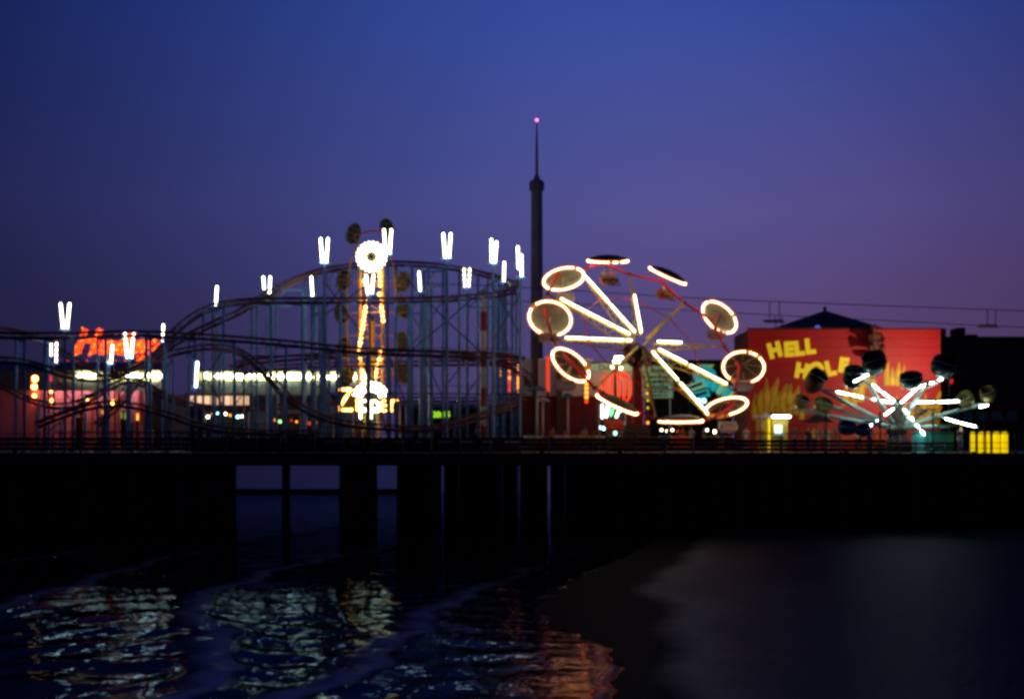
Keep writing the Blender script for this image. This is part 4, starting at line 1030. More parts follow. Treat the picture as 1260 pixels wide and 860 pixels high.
def seated():
    J = {'pelvis': ((0, 0, 0.14), (0.15, 0.12)), 'waist': ((0, 0.02, 0.3), (0.14, 0.10)), 'chest': ((0, 0.03, 0.52), (0.17, 0.12)), 'neck': ((0, 0.01, 0.69), 0.055), 'chin': ((0, -0.03, 0.76), 0.07), 'head': ((0, -0.01, 0.87), 0.11), 'nose': ((0, -0.13, 0.85), 0.018)}
    E_ = [('pelvis', 'waist'), ('waist', 'chest'), ('chest', 'neck'), ('neck', 'chin'), ('chin', 'head'), ('head', 'nose')]; R_ = [1, 1, 0, 0, 0, 0]
    for s in (-1, 1):
        k = 'l' if s < 0 else 'r'
        J.update({k + 'hip': ((s * 0.10, -0.05, 0.12), 0.10), k + 'knee': ((s * 0.12, -0.48, 0.12), 0.07), k + 'ank': ((s * 0.12, -0.55 - 0.06 * s, -0.32), 0.048), k + 'toe': ((s * 0.12, -0.72 - 0.06 * s, -0.38), 0.038),
                  k + 'sho': ((s * 0.19, 0.02, 0.62), 0.065), k + 'elb': ((s * 0.25, -0.08, 0.36), 0.045), k + 'wri': ((s * 0.16, -0.30, 0.32), 0.032), k + 'hand': ((s * 0.13, -0.38, 0.30), 0.036)})
        for f_ in range(3): J[k + 'f%d' % f_] = ((s * 0.13 + 0.018 * (f_ - 1), -0.45, 0.27), 0.010)
        E_ += [('pelvis', k + 'hip'), (k + 'hip', k + 'knee'), (k + 'knee', k + 'ank'), (k + 'ank', k + 'toe'), ('chest', k + 'sho'), (k + 'sho', k + 'elb'), (k + 'elb', k + 'wri'), (k + 'wri', k + 'hand')] + [(k + 'hand', k + 'f%d' % f_) for f_ in range(3)]
        R_ += [2, 2, 2, 3, 1, 1, 0, 0, 0, 0, 0]
    return J, E_, R_
POSES = {0: standing(0), 1: standing(1), 'sit': seated()}
def person(loc, rz, pose, shirt, legs, label, sc=1.0, group='people on the pier'):
    me = person_mesh(*POSES[pose], ['skin', shirt, legs, 'black_rubber', 'hair'])
    o = bpy.data.objects.new('person', me); C.objects.link(o)
    o.location = loc; o.rotation_euler = (0, 0, rz); o.scale = (sc, sc, sc)
    return tag(o, label, 'person', group)

# ------------------------------------------------------------------ parasol wheel ride
PD = 88.0; k_ = PD / F
ctr = P(789.96, 422.05, PD)
va = Vector((64.54, 97.46, 59.43)) * k_; vb = Vector((-101.82, 18.29, 80.59)) * k_          # the two axes of the tilted wheel
nrm = va.cross(vb).normalized()                                                                # points up and towards the sea
base = Vector((X(785, PD + 1), PD + 1.5, DECK))
pw = thing('parasol_ride', 'tilted wheel ride with yellow spokes and parasol-topped hanging seats', 'fairground ride', base)
def rim(th, f_=1.0): return ctr + (va * math.cos(th) + vb * math.sin(th)) * f_
back = -nrm
hubp = P(785, 437, PD)
mast_top = hubp + Vector((0, 0.6, 0))
obj('mast', MB().beam(base + Vector((0, 0.3, 0)), mast_top, 0.62, 0.7), 'mast_red', pw)
for dx in (-0.45, 0.45): obj('mast_ladder', MB().beam(base + Vector((dx * 0.9, -0.2, 0)), mast_top + Vector((dx * 0.5, -0.5, -1)), 0.07), 'frame_red', pw)
obj('base_block', MB().slab(base.x - 1.9, base.x + 1.5, base.y - 1.6, base.y + 1.8, DECK + 0.004, DECK + 1.0), 'hub_black', pw)
obj('base_housing', MB().slab(base.x - 0.9, base.x + 0.8, base.y - 0.9, base.y + 1.0, DECK + 1.0, DECK + 1.8), 'hub_black', pw)
rq = nrm.to_track_quat('Z', 'Y').to_matrix()
hub = obj('hub', MB().lathe([(0.0, -0.75), (0.55, -0.65), (0.78, -0.2), (0.78, 0.2), (0.45, 0.55), (0, 0.6)], 16, hubp + Vector((0, 0.1, 0)), rq), 'hub_black', pw, True)
for k in range(10):
    a = 2 * math.pi * k / 10
    obj('hub_flange', MB().beam(hubp + rq @ Vector((0.7 * math.cos(a), 0.7 * math.sin(a), 0)), hubp + rq @ Vector((1.05 * math.cos(a), 1.05 * math.sin(a), 0)), 0.22, 0.3), 'mast_red', hub)
lit = {1: [(0.66, 0.12)], 2: [(0.90, 0.52), (0.50, 0.12)], 3: [(0.87, 0.30), (0.28, 0.14)], 4: [(0.87, 0.62), (0.60, 0.22), (0.20, 0.13)], 7: [(0.9, 0.55), (0.52, 0.24), (0.22, 0.14)], 8: [(0.90, 0.50), (0.47, 0.17)], 9: [(0.46, 0.17)], 5: [], 6: [], 0: []}
ends = []
for k in range(10):
    th = 2 * math.pi * k / 10; tip = rim(th); ends.append(tip)
    root = ctr + (tip - ctr) * 0.10
    inner_b = root + back * 0.9
    sp = obj('spoke', MB().beam(root, tip, 0.13), 'yellow_steel', pw)
    obj('lower_chord', MB().beam(inner_b, ctr + (tip - ctr) * 0.86, 0.09), 'yellow_steel', sp)
    for j in range(5):
        f1 = 0.14 + 0.13 * j; f2 = f1 + 0.065
        p1 = ctr + (tip - ctr) * f1; g = lambda f_: inner_b + (ctr + (tip - ctr) * 0.86 - inner_b) * ((f_ - 0.10) / 0.76)
        obj('lattice_bar', MB().beam(p1, g(f2), 0.045), 'seat_white', sp)
        obj('lattice_bar', MB().beam(g(f2), ctr + (tip - ctr) * (f1 + 0.13), 0.045), 'seat_white', sp)
    for (f1, f2) in lit[k]:
        off = nrm * 0.14 + Vector((0, -0.05, 0.05))
        obj('spoke_tube', MB().capsule(ctr + (tip - ctr) * f1 + off, ctr + (tip - ctr) * f2 + off, 0.046, 8), 'tube_spoke', sp, True)
    obj('tip_bracket', MB().ball(tip, 0.16, 8, 5), 'dark_steel', sp)
for k in range(10):
    obj('tension_rod', MB().tube([ctr + (ends[k] - ctr) * 0.62, ctr + (ends[(k + 1) % 10] - ctr) * 0.62], 0.04, 5), 'frame_red', pw)
# canopies: (pixel centre, half-width, half-height, roll in degrees: positive = right end lower)
can = {0: (822, 338, 27, 2.0, 25), 1: (748, 319.5, 26.5, 2.0, 1), 2: (693.5, 342, 24.5, 12.5, -12), 3: (677, 391, 23.5, 18.5, 14), 4: (703, 448, 23.5, 12, 40),
       5: (760, 496, 21, 2.5, 25), 6: (837.5, 516, 25, 1.5, 0), 7: (893.5, 499, 25.5, 10.0, -13), 8: (915, 451, 26, 20.0, 3), 9: (886, 389.5, 26.5, 15.5, 42)}
seatdir = {}
for k in range(10):
    x, y, a, b_, roll = can[k]
    th = 2 * math.pi * (k + 0.5) / 10
    D = rim(th).y
    c = P(x, y, D); Rr = 25.0 * k_ * 1.02
    ph = math.asin(min(0.95, b_ / a)); r_ = math.radians(roll)
    if k in (0, 1, 5, 6): ph = -ph
    ray = (c - cam.location).normalized(); rt_ = ray.cross(Vector((0, 0, 1))).normalized(); up_ = rt_.cross(ray)
    nv = (rt_ * math.sin(r_) + up_ * math.cos(r_)) * math.cos(ph) + ray * math.sin(ph)
    q = nv.to_track_quat('Z', 'Y').to_matrix()
    cn = obj('parasol', MB().lathe([(0.0, 0.34), (Rr * 0.5, 0.28), (Rr * 0.9, 0.12), (Rr * 0.99, 0.02), (Rr, -0.02), (Rr * 0.96, -0.03), (Rr * 0.86, 0.08), (Rr * 0.5, 0.21), (0.0, 0.27)], 28, c, q), 'canopy_shell' if k in (2, 3, 9) else 'canopy_dark', pw, True)
    br = MB(); nb_ = 42
    dark = {2: (12, 34), 3: (5, 6), 4: (8, 22, 23), 7: (28, 29, 30, 31, 32, 33, 34, 35), 8: (12, 16, 35, 36), 9: (10, 21, 33), 0: (36, 37, 44), 1: (32, 35, 40), 5: (36, 40)}.get(k, ())
    for j in range(nb_):
        if j in dark: continue
        an = 2 * math.pi * j / nb_
        br.ball(c + q @ Vector((Rr * math.cos(an), Rr * math.sin(an), -0.09)), 0.056, 6, 4)
    obj('bulb_rim', br, 'bulb_warm', cn, True, kind='stuff')
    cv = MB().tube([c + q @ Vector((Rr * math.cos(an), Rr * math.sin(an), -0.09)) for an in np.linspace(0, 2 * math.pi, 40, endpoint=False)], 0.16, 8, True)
    obj('bulb_halo', cv, 'amber_halo', cn, True)  # added orange shell for the glow around the bulbs
    rb = MB()
    for j in range(8):
        an = 2 * math.pi * j / 8; rb.beam(c + q @ Vector((0.1, 0, 0.24)), c + q @ Vector((Rr * 0.93 * math.cos(an), Rr * 0.93 * math.sin(an), -0.025)), 0.035)
    obj('parasol_ribs', rb, 'socket_grey', cn, kind='stuff')
    # hanger and bench below
    dn = (Vector((0, 0, -1)) * 0.8 - nv * 0.5).normalized(); sp = c + dn * 1.45
    obj('hanger', MB().tube([c + q @ Vector((0, 0, 0.1)), c + dn * 0.7 + Vector((-0.12, 0, 0)), sp + Vector((-0.35, 0.15, 0.25)), sp + Vector((-0.42, 0.1, -0.05))], 0.05, 6), 'seat_white' if k in (2, 3, 4) else 'frame_red' if k == 0 else 'brown_post', pw, True)
    face = 0.35 if k in (0, 1) else 0.0
    bq = Matrix.Rotation(face, 3, 'Z') @ Matrix.Rotation(0.12, 3, 'X')
    bench = MB().box(sp + bq @ Vector((0, -0.12, -0.12)), (1.15, 0.5, 0.09), bq)
    bench.box(sp + bq @ Vector((0, 0.14, 0.14)), (1.15, 0.08, 0.46), bq)
    for s in (-1, 1): bench.box(sp + bq @ Vector((0.58 * s, -0.12, 0.04)), (0.06, 0.5, 0.30), bq)
    bench.box(sp + bq @ Vector((0, -0.15, -0.22)), (0.9, 0.4, 0.12), bq)
    bn_ = obj('bench', bench, 'seat_white' if k in (2, 3, 4, 9, 7, 8) else 'seat_red', pw)
    obj('lap_bar', MB().tube([sp + bq @ Vector((-0.55, -0.3, 0.22)), sp + bq @ Vector((0.55, -0.3, 0.22))], 0.03, 5), 'seat_red', bn_)
    obj('crank', MB().tube([ends[k], rim(th, 1.03) + nrm * 0.35, ends[(k + 1) % 10]], 0.10, 6), 'frame_red', pw)
    obj('pivot_rod', MB().tube([rim(th, 1.03) + nrm * 0.35, c + q @ Vector((0, 0, 0.36))], 0.05, 5), 'frame_red', pw)
    seatdir[k] = (sp, face)
sp, fa = seatdir[1]
person(sp + Vector((-0.24, -0.14, -0.06)), 0.75, 'sit', 'shirt_white', 'denim', 'rider in white top on the top parasol seat, left of a pair', 1.0, 'riders on the parasol wheel')
person(sp + Vector((0.26, -0.12, -0.06)), 0.75, 'sit', 'shirt_pink', 'denim', 'rider in pink top sharing the top parasol seat', 1.0, 'riders on the parasol wheel')
sp, fa = seatdir[0]
person(sp + Vector((0.0, -0.12, -0.06)), 0.95, 'sit', 'shirt_white', 'khaki', 'lone rider in white top on a seat under the tilted parasol', 1.0, 'riders on the parasol wheel')

# ------------------------------------------------------------------ hell hole building
D = 96.0
hx0, hx1, hz1 = X(921, D), X(1157.5, D), Z(405.5, D)
hh = thing('dark_ride_hall', 'big red walled hall with yellow lettering HELL HOLE and painted flames', 'building', ((hx0 + hx1) / 2, D, DECK))
m = bpy.data.materials.new('hell_paint'); m.use_nodes = True; M['hell_paint'] = m
t = m.node_tree; b = t.nodes['Principled BSDF']; b.inputs['Roughness'].default_value = 0.55
co = t.nodes.new('ShaderNodeTexCoord'); sx = t.nodes.new('ShaderNodeSeparateXYZ'); t.links.new(co.outputs['Object'], sx.inputs[0])
no = t.nodes.new('ShaderNodeTexNoise'); no.inputs['Scale'].default_value = 0.45; no.inputs['Detail'].default_value = 6; t.links.new(co.outputs['Object'], no.inputs['Vector'])
h1 = t.nodes.new('ShaderNodeMath'); h1.operation = 'MULTIPLY_ADD'; h1.inputs[1].default_value = -0.16; h1.inputs[2].default_value = 0.55; t.links.new(sx.outputs[2], h1.inputs[0])
h2 = t.nodes.new('ShaderNodeMath'); h2.operation = 'MULTIPLY_ADD'; h2.inputs[1].default_value = 0.9; t.links.new(no.outputs[0], h2.inputs[0]); t.links.new(h1.outputs[0], h2.inputs[2])
rp = t.nodes.new('ShaderNodeValToRGB'); t.links.new(h2.outputs[0], rp.inputs[0])
for e, (p_, c_) in zip([rp.color_ramp.elements[0], rp.color_ramp.elements[1]], ((0.25, (0.52, 0.004, 0.007)), (0.95, (0.62, 0.10, 0.03)))): e.position = p_; e.color = (*c_, 1)
e = rp.color_ramp.elements.new(0.6); e.color = (0.50, 0.012, 0.014, 1)
t.links.new(rp.outputs[0], b.inputs['Base Color'])
nrow = 14; zs = np.linspace(DECK, hz1, nrow + 1)
for i in range(nrow):
    xa = hx0
    cuts = [hx0] + sorted(rng.uniform(hx0 + 2, hx1 - 2, 2)) + [hx1]
    for j in range(3):
        obj('siding_board', MB().slab(cuts[j] + 0.008, cuts[j + 1] - 0.008, D + rng.uniform(0, 0.012), D + 0.10, zs[i] + 0.012, zs[i + 1] - 0.004), 'hell_paint', hh)
obj('side_wall', MB().slab(hx0 + 0.003, hx0 + 0.2, D + 0.11, D + 6.2, DECK, hz1 - 0.03), 'hell_side', hh)
obj('core', MB().slab(hx0 + 0.21, hx1 - 0.003, D + 0.11, D + 6.2, DECK, hz1 - 0.03), 'dark_wall', hh)
obj('parapet', MB().slab(hx0 - 0.05, hx1 + 0.05, D - 0.03, D + 0.3, hz1 + 0.003, hz1 + 0.12), 'hell_side', hh)
for ch, x, y, h_, roll in (('H', 953.5, 431.5, 1.32, 0.25), ('E', 970.5, 430.5, 1.28, 0.06), ('L', 983, 429.5, 1.28, 0.12), ('L', 996.5, 427, 1.34, 0.10), ('H', 986.5, 457, 1.30, -0.16), ('O', 1004.5, 455.5, 1.28, 0.1), ('L', 1021.5, 454, 1.30, 0.22), ('E', 1037.5, 450, 1.28, -0.14)):
    text('letter', ch, h_ * 1.04, P(x, y, D - 0.07), 'letter_glow', hh, 0.105, 0.05, -roll, 0.95)
def flames(px0, px1, ybase, ytop, n_, seed):
    r = np.random.default_rng(seed); w = (px1 - px0) / n_
    for i in range(n_):
        x0 = px0 + w * i; x1 = x0 + w * 1.12; yt = ytop + r.uniform(0, 0.55) * (ybase - ytop); xm = x0 + w * r.uniform(0.2, 0.8); lean = r.uniform(-0.3, 0.5) * w
        yb1 = ybase + r.uniform(-2, 5)
        side1 = [(x0, yb1 - (yb1 - yt) * f_ ) for f_ in (0, 0.25, 0.5)]
        pl = [(x0, yb1), (x0 - w * 0.12, yb1 - (yb1 - yt) * 0.35), (x0 + w * 0.12, yb1 - (yb1 - yt) * 0.62), (xm + lean, yt), (xm + lean + w * 0.16, yt + (yb1 - yt) * 0.16), (x1 - w * 0.18, yb1 - (yb1 - yt) * 0.55), (x1, yb1 - (yb1 - yt) * 0.28), (x1 - w * 0.25, yb1)]
        d_ = D - 0.02 - 0.006 * (i % 3)
        fo = obj('painted_flame', MB().prism([(X(a_, d_), Z(b_, d_)) for a_, b_ in pl], d_, d_ + 0.004), 'flame_yellow', hh)
        cx_, cy_ = (x0 + x1) / 2, yb1; d2 = d_ - 0.02
        obj('flame_core', MB().prism([(X(cx_ + (a_ - cx_) * 0.55 + lean * 0.2, d2), Z(cy_ - 1 + (b_ - cy_) * 0.66, d2)) for a_, b_ in pl], d2, d2 + 0.004), 'flame_core', fo)
flames(925, 990, 512, 470, 9, 1); flames(930, 985, 500, 462, 6, 5)
flames(1088, 1122, 476, 438, 5, 2); flames(1058, 1078, 478, 440, 3, 3); flames(1126, 1156, 512, 470, 4, 4); flames(1036, 1064, 496, 452, 3, 9); flames(1098, 1156, 522, 480, 6, 12)
# brown figure crouched on the wall top
J = {'pelvis': ((0, 0, 0.55), (0.42, 0.36)), 'belly': ((0, -0.05, 1.0), (0.40, 0.36)), 'chest': ((-0.05, -0.1, 1.45), (0.46, 0.36)), 'neck': ((-0.15, -0.15, 1.78), 0.18), 'head': ((-0.22, -0.22, 2.1), (0.25, 0.28)), 'snout': ((-0.2, -0.48, 2.02), 0.12),
     'hornl': ((-0.40, -0.2, 2.38), 0.08), 'hornlt': ((-0.46, -0.2, 2.56), 0.03), 'hornr': ((-0.02, -0.2, 2.38), 0.08), 'hornrt': ((0.06, -0.2, 2.56), 0.03)}
E_ = [('pelvis', 'belly'), ('belly', 'chest'), ('chest', 'neck'), ('neck', 'head'), ('head', 'snout'), ('head', 'hornl'), ('hornl', 'hornlt'), ('head', 'hornr'), ('hornr', 'hornrt')]
for s in (-1, 1):
    k = 'l' if s < 0 else 'r'
    J.update({k + 'sho': ((s * 0.5, -0.1, 1.6), 0.22), k + 'elb': ((s * 0.62, -0.35, 1.15), 0.17), k + 'hand': ((s * 0.25, -0.6, 0.95), 0.16), k + 'hip': ((s * 0.35, -0.1, 0.5), 0.28), k + 'knee': ((s * 0.6, -0.5, 0.75), 0.22), k + 'foot': ((s * 0.5, -0.45, 0.12), 0.16), k + 'toe': ((s * 0.5, -0.7, 0.06), 0.1)})
    E_ += [('chest', k + 'sho'), (k + 'sho', k + 'elb'), (k + 'elb', k + 'hand'), ('pelvis', k + 'hip'), (k + 'hip', k + 'knee'), (k + 'knee', k + 'foot'), (k + 'foot', k + 'toe')]
    for f_ in range(3): J[k + 'c%d' % f_] = ((s * 0.25 + 0.07 * (f_ - 1), -0.78, 0.9), 0.045); E_.append((k + 'hand', k + 'c%d' % f_))
fig = person_mesh(J, E_, [1] * len(E_), ['statue', 'statue', 'statue', 'statue', 'statue']); fig.name = 'figure_statue'
ledge = P(1076, 436, D - 1.0)
so = bpy.data.objects.new('figure_statue', fig); C.objects.link(so); so.location = ledge; so.scale = (0.86, 0.86, 0.86); so.rotation_euler = (0, 0, 0.2)
tag(so, 'brown horned figure crouched on a bracket against the red wall', 'statue')
obj('bracket', MB().slab(ledge.x - 0.45, ledge.x + 0.45, ledge.y - 0.3, D - 0.001, ledge.z - 0.25, ledge.z - 0.002), 'hell_side', hh)

# carousel roof behind, dark blocks to the right
D = 126
cr2 = thing('carousel_pavilion', 'dark conical pavilion roof rising behind the red hall', 'building', (X(1015, D), D + 6, DECK))
cxx = X(1015, D + 6); rz_ = Z(410, D + 6); rt = Z(383, D + 6); rad = 6.3
obj('roof', MB().lathe([(rad, rz_ - 0.1), (rad, rz_ + 0.1), (rad * 0.5, rz_ + 0.55 * (rt - rz_)), (0.25, rt), (0.0, rt + 0.02)], 12, (cxx, D + 6, 0)), 'roof_dark', cr2)
obj('finial', MB().lathe([(0.12, rt), (0.2, rt + 0.2), (0.05, rt + 0.5), (0, rt + 0.6)], 8, (cxx, D + 6, 0)), 'roof_dark', cr2)
obj('drum', MB().lathe([(rad * 0.9, DECK), (rad * 0.9, rz_ - 0.11)], 12, (cxx, D + 6, 0)), 'dark_wall', cr2)
for px, mm_, r_ in ((985, 'lamp_white', 0.05), (1014, 'lamp_green', 0.17), (1006, 'lamp_blue', 0.3), (1040, 'lamp_blue', 0.16), (1050, 'lamp_blue', 0.1), (1092, 'lamp_white', 0.09), (1096, 'lamp_white', 0.15)):
    obj('eaves_lamp', MB().ball(P(px, 406 if r_ != 0.3 else 404, D - 1.0), r_), mm_, cr2, True)
for (xa, xb, y, D, lab) in ((1150, 1300, 414, 134, 'dark flat roofed block beside the red hall with rooftop boxes'), (1300, 1420, 425, 138, 'dark block at the far end of the pier')):
    if xa > 1290: continue
    bk = thing('dark_block', lab, 'building', (X((xa + xb) / 2, D), D, DECK))
    obj('wall', MB().slab(X(xa, D), X(xb, D), D, D + 5, DECK, Z(y, D)), 'dark_wall', bk)
    for a_, b_, yy in ((1143, 1166, 403.5), (1181, 1190, 402.5), (1193, 1205, 411)): obj('rooftop_box', MB().slab(X(a_, D), X(b_, D), D + 0.5, D + 3, Z(y, D) + 0.002 if a_ > 1150 else DECK, Z(yy, D)), 'dark_wall', bk)
    pn = obj('shop_front', MB().slab(X(1160, D), X(1252, D), D - 0.2, D - 0.01, Z(520, D), Z(498, D)), 'hell_side', bk)
    obj('red_lamp', MB().capsule(P(1170, 472, D - 0.3), P(1170, 464, D - 0.3), 0.22), 'exit_red', bk, True)
    for k in range(5): obj('shop_window', MB().slab(X(1166 + 18 * k, D), X(1178 + 18 * k, D), D - 0.28, D - 0.21, Z(517, D), Z(506, D)), 'teal_panel', bk)
# floodlight that rakes the red wall from the right
D = 89; b = Vector((X(1168, D), D, DECK))
fl = thing('flood_lamp', 'small floodlight on a thin post aimed at the red wall', 'lamp', b)
top = Vector((b.x, D, Z(468, D)))
obj('post', MB().tube([b, top], 0.05, 6), 'dark_steel', fl)
tgt = P(1085, 440, 96); fd = (tgt - top).normalized(); fq = fd.to_track_quat('Z', 'Y').to_matrix()
obj('housing', MB().lathe([(0.0, -0.25), (0.14, -0.2), (0.2, 0.0), (0.2, 0.02)], 12, top + Vector((0, 0, 0.2)), fq), 'dark_steel', fl)
obj('lens', MB().lathe([(0.0, 0.01), (0.18, 0.0)], 12, top + Vector((0, 0, 0.2)), fq), 'lamp_white', fl)
fl_l = bpy.data.objects.new('flood_light', bpy.data.lights.new('flood_light', 'SPOT')); C.objects.link(fl_l)
fl_l.data.energy = 2000; fl_l.data.spot_size = math.radians(110); fl_l.data.spot_blend = 0.8; fl_l.data.color = (1.0, 0.72, 0.5); fl_l.data.shadow_soft_size = 0.15
fl_l.location = top + Vector((0, 0, 0.2)) + fd * 0.1 - b; fl_l.rotation_euler = (-fd).to_track_quat('Z', 'Y').to_euler(); fl_l.parent = fl

# ------------------------------------------------------------------ spider ride
D = 86.0; b = Vector((X(1104, D), D, DECK))
sr = thing('spider_ride', 'many armed ride with white light tubes and round tubs on its arms', 'fairground ride', b)
htop = P(1104, 497, D); hlow = P(1103, 527, D)
obj('pedestal', MB().lathe([(1.5, 0.004), (1.45, 0.35), (0.75, 0.6), (0.55, 1.1), (0.62, 1.5), (0.45, 1.9), (0.25, Z(497, D) - DECK), (0, Z(495, D) - DECK)], 16, b), 'hub_black', sr)
obj('crown', MB().lathe([(0.1, -0.2), (0.42, -0.1), (0.42, 0.1), (0.2, 0.3), (0, 0.32)], 14, htop), 'dark_steel', sr, True)
arms = [((1064, 466), -2.2), ((1143, 470), -2.0), ((1013, 481), -1.2), ((987, 505), 1.2), ((1201, 499), 0.6), ((1024, 502), 4.0), ((1168, 524), -3.0), ((1075, 520), -4.5), ((1140, 505), 4.5)]
for (px, py), dd in arms:
    e_ = P(px, py, D + dd); r0 = hlow + (e_ - hlow).normalized() * 0.45
    ar = obj('sweep_arm', MB().tube([r0, r0 + (e_ - r0) * 0.5, e_], [0.16, 0.14, 0.10], 8), 'arm_teal', sr, True)
    obj('arm_cross', MB().beam(e_ + Vector((-0.75, 0, 0.02)), e_ + Vector((0.75, 0, 0.06)), 0.12), 'arm_teal', ar)
tubes = [[(1029.5, 482), (1046, 485.5), -0.8], [(1048, 486), (1062, 489), -0.8], [(1073, 491), (1099, 495.5), -0.8], [(1074, 473), (1083, 481), -1.6], [(1085, 482), (1101, 494), -1.6], [(1050, 470), (1068.6, 460.5), -2.6],
         [(1108, 496), (1128, 478), -1.6], [(1129, 477), (1141, 472.5), -1.8], [(1143, 472), (1160, 466), -1.9], [(1125, 495), (1150, 494.5), 0.5], [(1153, 494.5), (1181, 493.5), 0.5], [(1112, 500), (1132, 506), -1.5], [(1134, 506.5), (1152, 511), -1.5],
         [(1163, 515), (1180, 519.5), -2.2], [(1181, 520), (1201, 525), -2.2], [(1205, 501), (1216, 498.5), 0.3], [(1112, 503), (1118, 510), -2.5], [(1120, 513), (1124, 517), -2.8], [(1127, 522), (1131, 526), -3.0], [(1133, 529), (1138, 535), -3.2],
         [(1100, 502), (1088, 511), -2.5], [(1080, 517), (1076, 520), -2.8], [(1073, 522), (1064, 529.5), -3], [(1135, 550), (1148, 550), -4]]
for a_, c_, dd in tubes:
    a_, c_ = ((a_[0] + (c_[0] - a_[0]) * 0.03, a_[1] + (c_[1] - a_[1]) * 0.03), (a_[0] + (c_[0] - a_[0]) * 0.97, a_[1] + (c_[1] - a_[1]) * 0.97))
    obj('light_tube', MB().capsule(P(*a_, D + dd), P(*c_, D + dd), 0.034, 8), 'tube_spider', sr, True)
for (pa, pb, dd) in (((1028, 482), (1104, 497), -0.7), ((1072, 472), (1104, 497), -1.5), ((1104, 498), (1162, 466), -1.7), ((1104, 496), (1184, 494), 0.6), ((1104, 498), (1204, 526), -1.9), ((1104, 500), (1140, 538), -2.6), ((1104, 500), (1062, 531), -2.6)):
    obj('light_batten', MB().beam(P(*pa, D + dd + 0.15), P(*pb, D + dd + 0.15), 0.09), 'arm_teal', sr)
def pod(px, py, dd, w, h_, m_, tilt=0.0, cant=0.5):
    c = P(px, py, D + dd); sx_ = w * (D + dd) / F / 2; sz_ = h_ * (D + dd) / F / 2
    q = Matrix.Rotation(tilt, 3, 'Y') @ Matrix.Rotation(cant, 3, 'X') @ Matrix.Diagonal((sx_, sx_ * 0.9, sz_))
    tub = obj('tub', MB().lathe([(0.0, -1.0), (0.5, -0.93), (0.85, -0.55), (1.0, 0.05), (0.98, 0.5), (0.92, 0.52), (0.88, 0.0), (0.5, -0.5), (0, -0.6)], 16, c, q), m_, sr, True)
    obj('tub_back', MB().lathe([(0.97, 0.45), (0.95, 0.85), (0.75, 1.05), (0.70, 0.98), (0.86, 0.8), (0.88, 0.4)], 12, c, q, math.radians(-10), math.radians(190)), m_, tub, True)
    obj('grab_bar', MB().tube([c + q @ Vector((-0.9, -0.2, 0.55)), c + q @ Vector((0, -0.75, 0.75)), c + q @ Vector((0.9, -0.2, 0.55))], 0.035, 5), 'seat_white', tub, True)
for a in ((1076, 448, -2.4, 31, 27, 'pod_teal', -0.35), (1050, 465, -2.0, 27, 27, 'pod_teal', 0.1), (1121, 469, -1.8, 29, 19, 'pod_teal', -0.15), (1160, 452, -2.0, 31, 25, 'pod_teal', 0.25), (1002, 470, -1.2, 25, 30, 'pod_brown', 0.5), (986, 495, 1.4, 19, 15, 'pod_olive', 0.35),
          (1012, 499, 3.6, 25, 17, 'pod_olive', 0.25), (1189, 493, 0.6, 20, 20, 'pod_olive', -0.6), (1216, 486, 0.6, 20, 18, 'pod_olive', -0.4), (1042, 527, -4.2, 24, 15, 'cloth_blue', 0.1), (1062, 530, -4.4, 20, 13, 'cloth_blue', -0.1)): pod(*a)
# teal side panels of the ride entrance at right, yellow barrels
D2 = 83.0
for i, (xa, xb) in enumerate(((1122, 1138), (1139, 1156), (1157, 1174))):
    c = P((xa + xb) / 2, 537, D2)
    single('fence_panel', MB().slab(X(xa, D2), X(xb, D2) - 0.02, D2 + 0.02 * i, D2 + 0.08, DECK + 0.004, Z(531, D2)), 'teal_panel', 'glossy teal ride fence panel beside the spider ride', 'fence panel', 'teal panels beside the spider ride', loc=(c.x, D2, DECK))
for px, w in ((1197, 5.5), (1208, 8.5), (1216, 4), (1226, 8), (1236, 8)):
    c = Vector((X(px, 81.5), 81.5, DECK)); r_ = w / 2 * 81.5 / F; hz_ = Z(531, 81.5) - DECK
    single('yellow_bollard', MB().lathe([(0, 0.004), (r_, 0.004), (r_, hz_ - r_ * 0.8), (r_ * 0.75, hz_ - r_ * 0.2), (0, hz_)], 14, c), 'yellow_lit', '%s glowing yellow round-topped bollard beside the teal panels' % ('slim' if w < 5 else 'medium' if w < 6 else 'wide'), 'bollard', 'yellow bollards by the spider ride', True, c)

# ------------------------------------------------------------------ ticket booth, umbrella table, crowd, low fences
D = 92.0; b = Vector((X(952, D), D, DECK))
tb = thing('ticket_booth', 'yellow lit ticket booth with pale roof edge and small bright window', 'booth', b)
xa, xb = X(937, D), X(968, D)
obj('wall', MB().prism([(xa, DECK), (xb, DECK), (xb + 0.12, Z(514, D)), (xa - 0.12, Z(514, D))], D, D + 1.5), 'booth_yellow', tb)
obj('roof', MB().slab(X(932, D), X(973, D), D - 0.35, D + 1.8, Z(514, D) + 0.002, Z(511, D)), 'wall_white', tb)
obj('window', MB().slab(X(953, D), X(962, D), D - 0.05, D - 0.005, Z(534, D), Z(523, D)), 'window_cyan', tb)
obj('window_sill', MB().slab(X(951, D), X(964, D), D - 0.2, D - 0.004, Z(536, D), Z(534.3, D)), 'wall_white', tb)
obj('corner_strip', MB().slab(X(945, D), X(949, D), D - 0.06, D - 0.003, DECK + 0.01, Z(515, D)), 'yellow_lit', tb)
obj('roof_tube', MB().capsule(P(950, 512.7, D - 0.42), P(972, 512.7, D - 0.42), 0.07), 'tube_white', tb, True)
obj('vent', MB().slab(X(943, D), X(950, D), D + 0.5, D + 1, Z(511, D) + 0.002, Z(507, D)), 'wall_white', tb)
D = 93.5; b = Vector((X(1007, D), D, DECK))
um = thing('umbrella_table', 'navy umbrella over a round table beside the ticket booth', 'umbrella table', b)
zt = Z(511.5, D)
